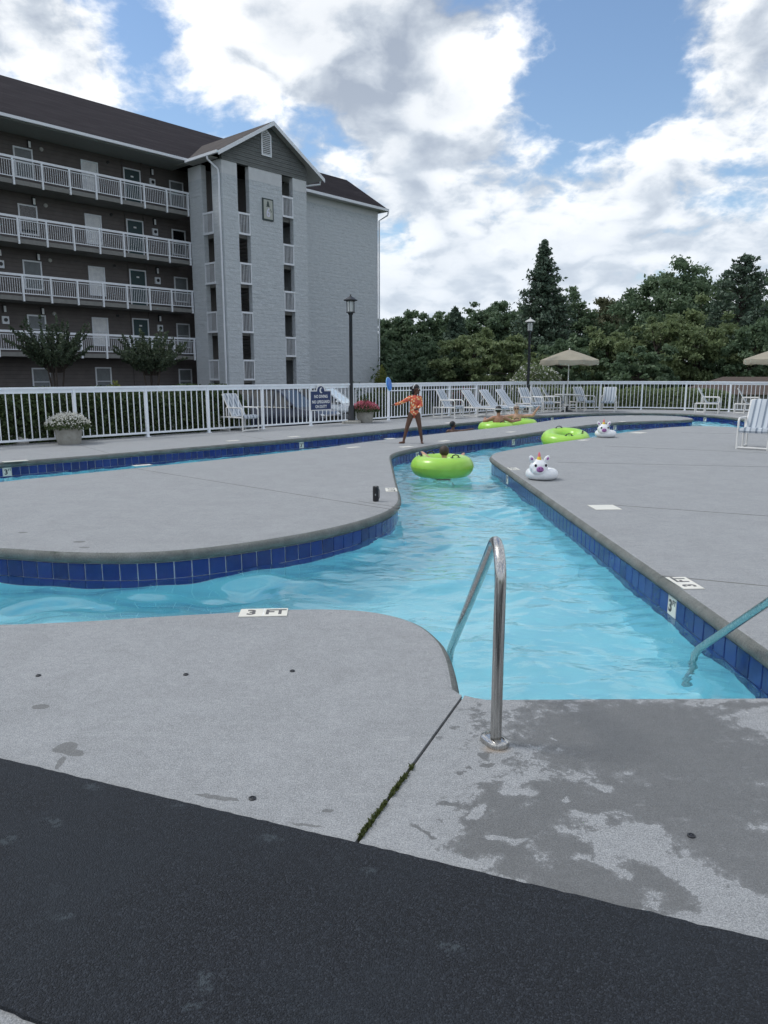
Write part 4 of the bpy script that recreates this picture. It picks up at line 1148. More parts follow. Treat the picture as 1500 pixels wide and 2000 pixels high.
BROAD_DARK = 'dark green broadleaf tree in the dense wood beyond the fence'
BROAD_MID = 'mid green rounded tree in front of the darker wood beyond the fence'
OLIVE = 'olive green broadleaf tree between the tall conifer and the high dark trees'
def build_trees():
    tree_at(1068, 472, 78, 60, 'conifer', 'leaf_pine', 1, 'conifer', 'tallest pointed conifer rising above the wood beyond the fence', leaf=.15, dens=2.2)
    tree_at(1452, 500, 80, 54, 'pine', 'leaf_pine', 2, 'pine_tree', 'open crowned pine with visible dark trunk beside the high broadleaf trees', leaf=.13, dens=2.0, trunk_frac=.42)
    tree_at(897, 603, 42, 58, 'conifer', 'leaf_pine', 3, 'conifer', 'small pointed conifer low in the tree line near the apartment block', leaf=.22)
    D, M_, O_ = 'leaf_dark', 'leaf_mid', 'leaf_olive'
    for i, (px, top, hw, Y, mat, lab) in enumerate([
            (752, 630, 48, 64, D, 'dark broadleaf tree touching the corner of the apartment block'), (788, 612, 48, 60, D, 'dark broadleaf tree second from the corner of the apartment block'),
            (835, 622, 44, 63, D, 'low topped dark broadleaf tree between the apartment block and the small conifer'), (862, 608, 40, 68, D, 'dark broadleaf tree standing against the small pointed conifer'),
            (945, 590, 50, 70, D, 'dark broadleaf tree between the small conifer and the tall conifer'), (992, 581, 46, 72, D, 'dark broadleaf tree whose top touches the flank of the tall conifer'),
            (1112, 556, 52, 66, D, 'dark broadleaf tree leaning on the tall conifer on its umbrella side'), (1030, 600, 60, 75, D, 'dark broadleaf tree half hidden behind the tall conifer'),
            (1168, 588, 56, 70, O_, 'olive green tree directly above the open umbrella'), (1208, 594, 48, 72, O_, 'olive green tree in the dip before the high dark trees'),
            (1272, 542, 62, 64, D, 'dark broadleaf tree of the high group, next to the dip'), (1320, 510, 66, 60, D, 'highest round topped dark tree of the wood'),
            (1388, 528, 60, 66, D, 'dark broadleaf tree between the highest round tree and the open pine'), (1500, 540, 66, 62, D, 'dark broadleaf tree beyond the open pine, above the second umbrella'), (1575, 520, 80, 60, D, 'last dark tree of the wood, past the second umbrella')]):
        tree_at(px, top, hw, Y, 'broad', mat, 20 + i, 'broadleaf_tree', lab, leaf=.17)
    for i, (px, top, hw, Y, mat, lab) in enumerate([
            (930, 640, 74, 52, M_, 'lighter green rounded tree below the small conifer'), (1005, 655, 70, 50, M_, 'lighter green rounded tree at the foot of the tall conifer'), (1190, 640, 80, 52, M_, 'lighter green rounded tree behind the open umbrella'),
            (1290, 600, 84, 50, M_, 'lighter green rounded tree in front of the highest round tree'), (1375, 590, 84, 50, M_, 'lighter green rounded tree beside the trunk of the open pine'),
            (1100, 650, 84, 52, D, 'low dark tree behind the lamp post and the open umbrella'), (840, 660, 70, 54, D, 'low dark tree behind the girl'), (770, 655, 60, 58, D, 'low dark tree filling the corner beside the apartment block'),
            (1470, 620, 80, 48, D, 'low dark tree in front of the open pine'), (1250, 665, 70, 46, D, 'low dark tree behind the low rounded hedge')]):
        tree_at(px, top, hw, Y, 'broad', mat, 60 + i, 'broadleaf_tree', lab, leaf=.15, trunk_frac=.06, dens=1.1)
    # undergrowth closing the wood below the crowns
    rng = np.random.default_rng(77); P = []
    for k in range(230):
        x = rng.uniform(-3, 42); y = 56 + rng.uniform(-3, 9); r = rng.uniform(1.0, 2.2); m = 150
        q = rng.normal(size=(m, 3)); q /= np.linalg.norm(q, axis=1)[:, None]; P.append(np.array([x, y, GZ + rng.uniform(.2, 2.6)]) + q * (rng.random(m) ** .4)[:, None] * r)
    P = np.concatenate(P); V, F, t = cards(P, .18, rng)
    o = leaf_object('undergrowth', V, F, t, 'leaf_dark', None); tag(o, 'dark tangled undergrowth filling the wood below the trees', 'undergrowth', kind='stuff')

def myrtle(px, top, bot, halfw, Y, seed, label):
    rng = np.random.default_rng(seed); t = AT(px, top, Y); b = AT(px, bot, Y); k = Y / FPX
    root = thing('crape_myrtle', label, 'tree', (t.x, Y, GZ), 0, 'small trees in front of the apartment block')
    H = t.z - GZ; z0 = b.z - GZ; W = halfw * k; tr = MB(); pts = []
    for s in range(4):
        a = s * 1.7 + rng.random(); e = np.array([math.cos(a) * .45, math.sin(a) * .45, z0 + .3]); tr.tube([(0.06 * math.cos(a), .06 * math.sin(a), 0), tuple(e * np.array([.5, .5, .5])), tuple(e)], [.055, .045, .03], 6)
    for s in range(95):                                    # long arching shoots that fan out from the stem tops
        a = rng.random() * 6.28; sp = rng.random() ** .5; L0 = rng.uniform(.45, 1.08)
        e = np.array([math.cos(a) * W * sp * L0 * 1.05, math.sin(a) * W * sp * L0 * 1.05, z0 + .1 + (H - z0) * (1.0 - .62 * sp ** 2.5) * L0]); s0 = np.array([math.cos(a) * .25, math.sin(a) * .25, z0 * .95])
        mid = (s0 + e) / 2 + np.array([math.cos(a) * .1, math.sin(a) * .1, .16 * (H - z0) * sp]); tr.tube([tuple(s0), tuple(mid), tuple(e)], [.016, .01, .004], 4)
        m = 95; g = rng.uniform(.22, 1.0, m); q = (1 - g)[:, None] ** 2 * s0 + 2 * (g * (1 - g))[:, None] * mid + (g ** 2)[:, None] * e; pts.append(q + rng.normal(0, .045, (m, 3)) * (1.5 - g)[:, None])
    V, F, tn = cards(np.concatenate(pts), .075, rng)
    leaf_object('crown', V, F, tn, 'leaf_myrtle', root); tr.build('trunk', 'bark', root, smooth=True)

def hedge(name, label, path, depth, z0, z1, mat, seed, n, leaf=.055, group=None, cat='hedge', flowers=None):
    """clipped hedge along a path; uneven top, thinner leaves outside, dark stems inside"""
    rng = np.random.default_rng(seed); path = [Vector((p[0], p[1], 0)) for p in path]; P = resample(path, .3)
    c = P[len(P) // 2]; root = thing(name, label, cat, (c.x, c.y, z0), 0, group)
    idx = rng.uniform(0, len(P) - 1.001, n); i = idx.astype(int); f = idx - i
    A = np.array([(p.x, p.y) for p in P]); B = A[i] * (1 - f)[:, None] + A[i + 1] * f[:, None]; T = A[i + 1] - A[i]; T /= np.linalg.norm(T, axis=1)[:, None] + 1e-9; Nn = np.stack([-T[:, 1], T[:, 0]], 1)
    th = rng.uniform(-.25, math.pi + .25, n); rad = 1 - .30 * rng.random(n) ** 1.6
    sup = lambda v: np.sign(v) * np.abs(v) ** .62
    lump = np.array([mnoise.noise(Vector((b[0] * 1.1, b[1] * 1.1, t_ * .8 + seed))) for b, t_ in zip(B, th)])
    endf = np.minimum(idx, len(P) - 1 - idx) * .3; er = np.clip(endf / (depth * .6), .12, 1) ** .5
    hx = sup(np.cos(th)) * depth * .5 * rad * (1 + .18 * lump) * er; hz = np.maximum(sup(np.sin(th)), -.2) * (z1 - z0) * rad * (1 + .12 * lump) * (.55 + .45 * er)
    C = np.stack([B[:, 0] + Nn[:, 0] * hx, B[:, 1] + Nn[:, 1] * hx, np.maximum(hz, .02) + rng.normal(0, .012, n)], 1) - np.array([c.x, c.y, 0])
    low = rng.random(n) < .25; C[low, 2] *= rng.random(low.sum())
    V, F, tn = cards(C, leaf, rng); leaf_object('foliage', V, F, tn, mat, root)
    st = MB()
    for k in range(0, len(P), 2):
        p = P[k] - c
        for j in range(3):
            a = rng.random() * 6.28; e = (p.x + math.cos(a) * depth * .35, p.y + math.sin(a) * depth * .35, (z1 - z0) * .8 * (.5 + .5 * min(1, k * .3 / depth, (len(P) - k) * .3 / depth))); st.tube([(p.x, p.y, -.1), ((p.x + e[0]) / 2, (p.y + e[1]) / 2, e[2] * .6), e], [.02, .014, .006], 4)
    st.build('stems', 'bark', root)
    if flowers:
        m, sz, fm = flowers; k = rng.choice(np.nonzero(C[:, 2] > (z1 - z0) * .35)[0], m); V, F, tn = cards(C[k] * 1.02, sz, rng, aspect=1.1); leaf_object('blossom', V, F, tn, fm, root)
    return root

def beyond(i0, i1, d): return [tuple(p.xy) for p in offset(fence_curve[i0:i1], d, closed=False)[::8]]
def fi(x): return min(range(len(fence_curve)), key=lambda i: abs(fence_curve[i].x - x))
def build_planting():
    build_trees()
    myrtle(100, 618, 722, 92, 31, 4, 'spreading dark small tree between the hedge and balconies, farther from the stair tower')
    myrtle(292, 648, 728, 84, 32.5, 9, 'spreading dark small tree between the hedge and balconies, beside the stair tower')
    hedge('hedge', 'tall dark green clipped hedge behind the fence with the flower pot', beyond(fi(-10.4), fi(-3.0), 1.05), 1.5, -.12, 1.17, 'leaf_hedge', 3, 52000, .055, 'hedges behind the white fence')
    hedge('hedge', 'dark shrub hedge behind the fence beside the girl', beyond(fi(-.05), fi(2.6), 1.1), 1.1, -.12, .86, 'leaf_hedge', 6, 12000, .06, 'hedges behind the white fence')
    hedge('hedge', 'low rounded hedge behind the fence beyond the umbrella table', beyond(fi(6.9), fi(14.4), .95), 1.1, -.12, .93, 'leaf_mid', 8, 26000, .065, 'hedges behind the white fence')
    hedge('flowering_shrub', 'shrub with dull pink blossom behind the fence and the sun loungers', beyond(fi(3.3), fi(5.2), 1.0), .9, -.12, .95, 'leaf_hedge', 12, 8000, .06, None, 'shrub', (1300, .06, 'petal_dull_pink'))
    p = AT(1040, 745, 37); hedge('flowering_shrub', 'white blossoming bush rising over the fence behind the loungers', [(p.x - 1.1, 37), (p.x, 37.2), (p.x + 1.4, 37)], 1.6, -.4, 2.05, 'leaf_mid', 15, 8000, .075, None, 'shrub', (1100, .10, 'petal_white'))
    for (px, py, Y, h, lab, seed) in [(745, 708, 40, 2.6, 'yellow green bush at the corner of the apartment block', 31), (222, 738, 24, 1.75, 'yellow green shoot of a shrub showing over the hedge top', 33)]:
        q = AT(px, py, Y); hedge('shrub', lab, [(q.x - .35, Y), (q.x, Y + .1), (q.x + .4, Y)], .8, GZ, q.z, 'leaf_yellow', seed, 1800, .07, None, 'shrub')
    # young plant at the foot of the hedge, seen between the pickets
    rng = np.random.default_rng(8)
    for (px, py, Y, hh, lab) in [(297, 838, 18.95, .62, 'single upright young plant with narrow leaves at the foot of the hedge'), (62, 850, 16.7, .55, 'low leafy plant at the hedge foot near the white flower pot')]:
        q = AT(px, py, Y); root = thing('young_plant', lab, 'plant', (q.x, Y, -.08)); MB().tube([(0, 0, -.05), (.01, 0, hh * .5), (0, .01, hh)], [.008, .006, .003], 5).build('stem', 'bark', root)
        C = np.array([(0, 0, hh * g) for g in np.linspace(.15, 1, 60)]); C += rng.normal(0, .045, C.shape); V, F, t = cards(C, .05, rng, aspect=3.0); leaf_object('leaves', V, F, t, 'leaf_light', root)
    # two rocks at the hedge foot
    for (px, py, Y, r) in [(42, 857, 16.35, .17)]:
        q = AT(px, py, Y); b = MB().ball((0, 0, .08), (r, r * .8, r * .9), 10, 7); b.v = [tuple(Vector(v) * (1 + .25 * mnoise.noise(Vector(v) * 9))) for v in b.v]
        o = b.build('rock', 'plain_wall', None, loc=(q.x, Y, -.08)); tag(o, 'pale grey rock lying at the foot of the hedge', 'rock')
    q = MB(); A = beyond(fi(-10.8), fi(15.0), .45); B = beyond(fi(-10.8), fi(15.0), 2.2); n = min(len(A), len(B))
    q.add([(x, y, -.075) for x, y in A[:n]] + [(x, y, -.20) for x, y in B[:n]], [(k, k + 1, n + k + 1, n + k) for k in range(n - 1)]); tag(q.build('planting_bed', 'mulch'), kind='structure')
build_planting()

# ------------------------------------------------------------------ handrails of the entry
def handrail(x, y, label, dx=-.045):
    root = thing('handrail', label, 'handrail', (x, y, 0), 0, 'handrails of the pool entry')
    r = .0232; top = .822; R_ = .135
    p = [Vector((0, 0, -.02)), Vector((0, 0, .2)), Vector((0, 0, .5)), Vector((0, 0, top - R_ - .05))]
    end = Vector((dx, 1.60, -.215)); sl = math.atan2(top + .17, 1.52); a_end = math.pi / 2 - sl * 1.0
    c = Vector((0, R_, top - R_))
    bend = arc(c, R_, math.pi, math.pi / 2 - sl, (0, 1, 0), (0, 0, 1), 10)
    p += bend
    last = p[-1]; p += [last.lerp(end, .33), last.lerp(end, .66), last.lerp(end, .96), end + Vector((0, .012, -.03)), end + Vector((0, .018, -.10)), end + Vector((0, .02, -.50))]
    MB().tube(p, r, 20).build('rail', 'stainless', root, smooth=True)
    # oval escutcheon on the deck
    b = MB(); rings = []
    prof = [(1.0, .0), (1.0, .012), (.95, .020), (.80, .024), (.62, .026), (.58, .020)]
    n = 32; V, F = [], []
    for s, z in prof:
        for k in range(n):
            a = 2 * math.pi * k / n; ex = .022 * (1 if math.sin(a) > 0 else -1) * (abs(math.sin(a)) > .001)
            V.append(((.048 * math.cos(a)) * s, (.046 * math.sin(a)) * s + ex, z))
    for i in range(len(prof) - 1):
        for k in range(n): F.append((i * n + k, i * n + (k + 1) % n, (i + 1) * n + (k + 1) % n, (i + 1) * n + k))
    F.append(tuple(range((len(prof) - 1) * n, len(prof) * n)))
    b.add(V, F); o = b.build('escutcheon', 'stainless', root, smooth=True); o.rotation_euler = (0, 0, R(25)); o.location = (-.004, .006, 0)
x0, y0 = G(968, 1452)
handrail(x0, y0, 'stainless steel handrail with its base plate on the wet concrete')
handrail(1.99, y0, 'stainless steel handrail in front of the vertical depth tile', -.02)

# ------------------------------------------------------------------ portable speaker
def speaker():
    x, y = G(734, 979); s = thing('portable_speaker', 'small black cylindrical speaker standing on the island deck', 'speaker', (x, y, 0))
    h, r = .185, .036
    MB().lathe([(.0001, .004), (r - .008, .004), (r - .003, .0), (r, .006), (r + .001, .03), (r + .001, h - .03), (r, h - .006), (r - .004, h), (r - .01, h - .001), (r - .012, h - .006), (.0001, h - .006)], 28).build('body', 'black_plastic', s, smooth=True)
    MB().lathe([(.0001, 0), (.016, 0), (.016, .002), (.0001, .002)], 16, (0, 0, h - .006)).build('button', 'soffit_light', s)
    MB().box((-.004, -r - .0012, .085), (.012, .002, .022)).build('badge', 'soffit', s)
    MB().tube([(r, 0, .03), (r + .008, 0, .05), (r + .008, 0, .13), (r, 0, .15)], .004, 6).build('strap', 'dark_metal', s)
speaker()

# ------------------------------------------------------------------ furniture of white pipe
def sling(pts, w, t=.022, roll=0.0):
    """padded fabric along a path in the x-z plane, of width w, with slightly full edges"""
    P = [Vector((p[0], 0, p[1])) for p in pts]; m = MB(); n = 10; V, F = [], []
    for i, p in enumerate(P):
        tg = (P[min(i + 1, len(P) - 1)] - P[max(i - 1, 0)]).normalized(); nr = Vector((-tg.z, 0, tg.x))
        for k in range(n):
            a = 2 * math.pi * k / n; y = math.copysign(abs(math.cos(a)) ** .45, math.cos(a)) * w / 2; q = math.sin(a) * t
            V.append(p + nr * q + Vector((0, y, 0)))
    for i in range(len(P) - 1):
        for k in range(n): F.append((i * n + k, i * n + (k + 1) % n, (i + 1) * n + (k + 1) % n, (i + 1) * n + k))
    F += [tuple(range(n)), tuple(range((len(P) - 1) * n, len(P) * n))]
    return m.add(V, F)

def make_armchair():
    """faces +x"""
    root = thing('patio_armchair', 'x', 'chair'); r = .021; hw = .29
    for s in (-1, 1):
        y = s * hw
        f = [Vector((.34, y, .0)), Vector((.34, y, .40))] + arc((.26, y, .55), .08, 0, math.pi / 2, (1, 0, 0), (0, 0, 1), 5) + [Vector((-.24, y, .63))]
        MB().tube(f[:2] , r, 8).build('leg', 'white_pvc', root, smooth=True)
        MB().tube(f[1:] + arc((-.24, y, .60), .03, math.pi / 2, math.pi, (1, 0, 0), (0, 0, 1), 3) + [Vector((-.27, y, .36))], r, 8).build('armrest', 'white_pvc', root, smooth=True)
        MB().tube([(-.17, y, 0), (-.17, y, .36)], r, 8).build('leg', 'white_pvc', root, smooth=True)
        MB().tube([(-.52, y, 0), (-.52, y, .37)], r, 8).build('leg', 'white_pvc', root, smooth=True)
        MB().tube([(-.54, y, .375), (.34, y, .375)], r, 8).build('side_rail', 'white_pvc', root, smooth=True)
        MB().tube([(-.52, y, .03), (-.17, y, .03)], r * .9, 8).build('floor_rail', 'white_pvc', root, smooth=True)
        MB().tube([(-.10, y * .86, .38), (-.46, y * .86, .98)], r * .85, 8).build('back_tube', 'white_pvc', root, smooth=True)
    MB().tube([(.34, -hw, .03), (.34, hw, .03)], r, 8).build('floor_rail', 'white_pvc', root, smooth=True)
    MB().tube([(.34, -hw, .36), (.34, hw, .36)], r, 8).build('cross_rail', 'white_pvc', root, smooth=True); MB().tube([(-.52, -hw, .35), (-.52, hw, .35)], r, 8).build('cross_rail', 'white_pvc', root, smooth=True)
    MB().tube([(-.46, -hw * .86, .98), (-.46, hw * .86, .98)], r * .85, 8).build('cross_rail', 'white_pvc', root, smooth=True)
    sling([(.37, .35), (.385, .38), (.37, .415), (.30, .425), (.10, .40), (-.06, .395), (-.12, .41)], .54, .024).build('seat', 'striped_sling', root, smooth=True)
    sling([(-.085, .405), (-.14, .46), (-.26, .66), (-.38, .86), (-.45, .975), (-.475, .985)], .50, .02).build('backrest', 'striped_sling', root, smooth=True)
    return root

def make_lounger():
    """foot towards +x"""
    root = thing('sun_lounger', 'x', 'sun lounger'); r = .022; hw = .30
    for s in (-1, 1):
        y = s * hw; MB().tube([(-.78, y, .33), (1.0, y, .33)], r, 8).build('side_rail', 'white_pvc', root, smooth=True)
        for x in (-.68, .05, .85): MB().tube([(x, y, 0), (x, y, .33)], r, 8).build('leg', 'white_pvc', root, smooth=True)
        MB().tube([(-.16, y * .9, .35), (-.66, y * .9, .93)], r * .85, 8).build('back_tube', 'white_pvc', root, smooth=True)
        MB().tube([(-.68, y, .03), (.05, y, .03)], r * .85, 8).build('floor_rail', 'white_pvc', root, smooth=True)
        MB().tube([(-.48, y * .8, .72), (-.66, y * .8, .34)], r * .7, 6).build('prop', 'white_pvc', root, smooth=True)
    for x, z in ((-.78, .33), (1.0, .33), (.85, .03), (-.68, .03), (.05, .03)): MB().tube([(x, -hw, z), (x, hw, z)], r * .9, 8).build('cross_rail', 'white_pvc', root, smooth=True)
    MB().tube([(-.66, -hw * .9, .93), (-.66, hw * .9, .93)], r * .85, 8).build('cross_rail', 'white_pvc', root, smooth=True)
    sling([(-.14, .36), (.1, .362), (.5, .36), (.9, .362), (1.0, .375), (1.035, .35), (1.03, .32)], .56, .022).build('seat', 'striped_sling', root, smooth=True)
    sling([(-.13, .37), (-.2, .43), (-.36, .61), (-.52, .80), (-.64, .935), (-.67, .945)], .54, .02).build('backrest', 'striped_sling', root, smooth=True)
    return root

def build_seats():
    arm, lou = make_armchair(), make_lounger(); first = {id(arm): True, id(lou): True}
    def put(proto, x, y, deg, label, group):
        o = proto if first.pop(id(proto), None) else copy_tree(proto); o.location = (x, y, 0); o.rotation_euler = (0, 0, R(deg)); o['label'] = label; o['group'] = group
    ga, gl = 'striped patio armchairs', 'striped sun loungers'
    x, y = G(472, 842); put(arm, x - .02, y + .15, -36, 'striped patio armchair alone by the fence between flower pot and warning sign', ga)
    put(arm, 2.35, 26.35, -36, 'striped patio armchair next to the row of sun loungers', ga)
    put(lou, 3.50, 27.05, -41, 'striped sun lounger next to the patio armchair, end of the lounger row', gl)
    put(lou, 4.25, 27.85, -41, 'striped sun lounger in the middle of the lounger row', gl)
    put(lou, 4.98, 28.62, -41, 'striped sun lounger nearest the dark lamp post', gl)
    put(arm, 5.85, 29.9, -58, 'striped patio armchair behind the lounger row, on the lounger side of the lamp post', ga)
    put(arm, 6.45, 30.45, -56, 'striped patio armchair beside the lamp post, next to the umbrella table', ga)
    put(arm, 7.05, 31.1, -22, 'striped patio armchair at the umbrella table on the side of the lamp post', ga)
    put(arm, 8.5, 31.75, -62, 'striped patio armchair behind the umbrella table', ga)
    put(arm, 9.42, 31.35, -112, 'striped patio armchair facing the pool between umbrella table and hedge', ga)
    put(arm, 13.05, 29.9, -28, 'striped patio armchair by the fence at the end of the low hedge', ga)
    put(arm, 14.35, 29.3, -28, 'striped patio armchair beneath the edge of the second umbrella', ga)
    put(arm, 7.72, 15.35, -128, 'striped patio armchair alone on the deck in front of the river channel', ga)
build_seats()

def umbrella(x, y, label, zt=2.52):
    u = thing('patio_umbrella', label, 'umbrella', (x, y, 0), R(12), 'beige patio umbrellas')
    MB().tube([(0, 0, .02), (0, 0, zt - .05)], .021, 10).build('pole', 'white_pvc', u, smooth=True)
    MB().lathe([(.0001, 0), (.24, 0), (.24, .035), (.20, .06), (.05, .075), (.035, .22), (.0001, .22)], 24).build('base', 'dark_metal', u, smooth=True)
    rad, ze, n = 1.24, zt - .42, 8; V, F = [], []; rows = 6
    V.append((0, 0, zt))
    for i in range(1, rows + 1):
        f = i / rows
        for k in range(n * 4):
            a = 2 * math.pi * k / (n * 4); seg = (k % 4) / 4.0; sag = math.cos(math.pi / n) / math.cos(((k % 4) / 4 - .5) * 2 * math.pi / n) if True else 1
            rr = rad * f * sag * (1.0 if k % 4 == 0 else .995); dip = -.05 * f * f * math.sin(math.pi * seg)
            V.append((rr * math.cos(a), rr * math.sin(a), zt - (zt - ze) * f ** 1.12 + dip * .6))
    m = n * 4
    F += [(0, 1 + k, 1 + (k + 1) % m) for k in range(m)]
    for i in range(rows - 1):
        for k in range(m): F.append((1 + i * m + k, 1 + (i + 1) * m + k, 1 + (i + 1) * m + (k + 1) % m, 1 + i * m + (k + 1) % m))
    can = MB().add(V, F).build('canopy', 'umbrella_cloth', u, smooth=True)
    b0 = 1 + (rows - 1) * m
    for s in range(n):                                     # hanging valance, one scallop to a panel
        W, E = [], []
        for k in range(5):
            p = Vector(V[b0 + (s * 4 + k) % m]); d = .17 + .025 * math.sin(math.pi * k / 4); o_ = Vector((p.x, p.y, 0)).normalized() * .012
            W += [p, p + o_ - Vector((0, 0, d * .55)), p + o_ * .6 - Vector((0, 0, d))]
        for k in range(4): E += [(3 * k, 3 * k + 3, 3 * k + 4, 3 * k + 1), (3 * k + 1, 3 * k + 4, 3 * k + 5, 3 * k + 2)]
        MB().add(W, E).build('valance', 'umbrella_cloth', can)
    for k in range(n):
        a = 2 * math.pi * k / n; c_, s_ = math.cos(a), math.sin(a)
        MB().tube([(.03 * c_, .03 * s_, zt - .06), (rad * .5 * c_, rad * .5 * s_, zt - .06 - (zt - ze) * .47), (rad * .98 * c_, rad * .98 * s_, ze - .012)], .007, 5).build('rib', 'white_pvc', u)
        MB().tube([(.03 * c_, .03 * s_, zt - .55), (rad * .5 * c_, rad * .5 * s_, zt - .08 - (zt - ze) * .47)], .006, 5).build('strut', 'white_pvc', u)
    MB().lathe([(.0001, .07), (.018, .05), (.03, .0), (.0001, -.01)], 12, (0, 0, zt)).build('finial', 'white_pvc', u, smooth=True)

def table(x, y, label):
    t = thing('patio_table', label, 'table', (x, y, 0), R(20))
    MB().lathe([(.045, .68), (.50, .68), (.53, .695), (.53, .712), (.50, .722), (.045, .722)], 32).build('table_top', 'white_pvc', t, smooth=True)
    for k in range(4):
        a = math.pi / 2 * k + .78; c_, s_ = math.cos(a) * .40, math.sin(a) * .40; MB().tube([(c_, s_, 0), (c_, s_, .69)], .021, 8).build('leg', 'white_pvc', t, smooth=True)
        b = a + math.pi / 2; MB().tube([(c_, s_, .28), (math.cos(b) * .40, math.sin(b) * .40, .28)], .018, 8).build('stretcher', 'white_pvc', t, smooth=True)
p = AT(1112, 690, 31.0)
umbrella(p.x, 31.0, 'beige patio umbrella open over the white pipe table'); table(p.x, 31.0, 'round white patio table with the umbrella pole through its middle')
p = AT(1524, 690, 28.6); umbrella(p.x, 28.6, 'beige patio umbrella standing past the low hedge, over the end armchair')

# ------------------------------------------------------------------ lamp posts
def lamp_post(x, y, h, label, round_=False):
    l = thing('lamp_post', label, 'street lamp', (x, y, 0), .3, 'black lamp posts by the fence')
    MB().lathe([(.0001, 0), (.30, 0), (.30, .07), (.27, .09), (.0001, .09)], 20).build('footing', 'bare_pot', l)
    MB().lathe([(.0001, .09), (.13, .09), (.13, .14), (.10, .18), (.095, .50), (.075, .56), (.0001, .56)], 16).build('base', 'dark_metal', l, smooth=True)
    MB().lathe([(.058, .5), (.052, h - .62), (.07, h - .60), (.09, h - .55), (.11, h - .53), (.0001, h - .53)], 14).build('pole', 'dark_metal', l, smooth=True)
    ln = MB()
    for k in range(6):
        a = 2 * math.pi * k / 6; ln.tube([(.115 * math.cos(a), .115 * math.sin(a), h - .55), (.125 * math.cos(a), .125 * math.sin(a), h - .18)], .009, 5)
    ln.lathe([(.10, h - .55), (.14, h - .55), (.14, h - .52), (.10, h - .52)], 6).lathe([(.10, h - .21), (.15, h - .21), (.15, h - .18), (.10, h - .18)], 6)
    o = ln.build('lantern', 'dark_metal', l)
    MB().lathe([(.0001, h - .53), (.095, h - .53), (.105, h - .19), (.0001, h - .19)], 12).build('glass', 'lamp_glass', o, smooth=True)
    MB().lathe([(.0001, h - .185), (.21, h - .185), (.215, h - .165), (.12, h - .10), (.05, h - .065), (.02, h - .03), (.024, h - .01), (.0001, h + .01)], 18).build('cap', 'lamp_roof' if round_ else 'dark_metal', l, smooth=True)
x, y = G(687, 826); y -= .15; lamp_post(x, y, AT(687, 575, y).z, 'black lamp post with lantern beside the pot of pink flowers')
p = AT(1036, 620, 30.6); lamp_post(p.x, 30.6, p.z, 'black lamp post rising behind the sun loungers', True)

# ------------------------------------------------------------------ flower pots
def planter(x, y, k, flowers, label, seed, spiky):
    rng = np.random.default_rng(seed); t = thing('flower_pot', label, 'planter', (x, y, 0))
    h = .46 * k
    MB().lathe([(.0001, 0), (.23 * k, 0), (.245 * k, .03 * k), (.29 * k, .30 * k), (.302 * k, .305 * k), (.306 * k, .33 * k), (.295 * k, .34 * k), (.315 * k, h - .07 * k), (.345 * k, h - .06 * k), (.35 * k, h), (.315 * k, h), (.30 * k, h - .05 * k), (.0001, h - .05 * k)], 36).build('pot', 'bare_pot', t, smooth=True)
    n = 2600; a = rng.random(n) * 6.28; q = rng.random(n) ** .5; r = q * .47 * k; z = h - .04 * k + (.20 * k) * (1 - q * q) * rng.uniform(.3, 1.0, n) + np.where(q > .8, -.09 * k * rng.random(n), 0)
    C = np.stack([r * np.cos(a), r * np.sin(a), z], 1); V, F, tn = cards(C, .032, rng); leaf_object('leaves', V, F, tn, 'leaf_light', t)
    m = 1300; a = rng.random(m) * 6.28; q = rng.random(m) ** .5; r = q * .48 * k; z = h + .0 * k + (.20 * k) * (1 - q * q) + rng.normal(.015, .02, m) - np.where(q > .85, .05 * k * rng.random(m), 0)
    C = np.stack([r * np.cos(a), r * np.sin(a), z], 1); V, F, tn = cards(C, .030, rng, aspect=1.0, flat=.0); leaf_object('blossom', V, F, tn, flowers, t)
    sp = MB()
    for j in range(26 if spiky else 12):
        a = rng.random() * 6.28; L = rng.uniform(.28, .42) * k if spiky else rng.uniform(.12, .2); s = rng.uniform(.15, .75)
        d = Vector((math.cos(a) * s, math.sin(a) * s, 1)).normalized(); p0 = Vector((0, 0, h + (.05 if spiky else .10) * k)); wv = Vector((-math.sin(a), math.cos(a), 0)) * .012
        p1 = p0 + d * L * .6; p2 = p0 + d * L + Vector((math.cos(a), math.sin(a), -.5)) * .06 * L
        b = len(sp.v); sp.add([p0 - wv, p0 + wv, p1 + wv * .8, p1 - wv * .8, p2], [(0, 1, 2, 3), (3, 2, 4)])
    sp.build('spikes', 'leaf_dark' if spiky else 'bark', t)
x, y = G(125, 869); planter(x, y + .28, 1.0, 'petal_white', 'round stone coloured pot heaped with white flowers by the fence', 3, False)
x, y = G(712, 826); planter(x, y + .25, 1.0, 'petal_pink', 'stone coloured pot of pink flowers with spiky leaves by the lamp post', 4, True)

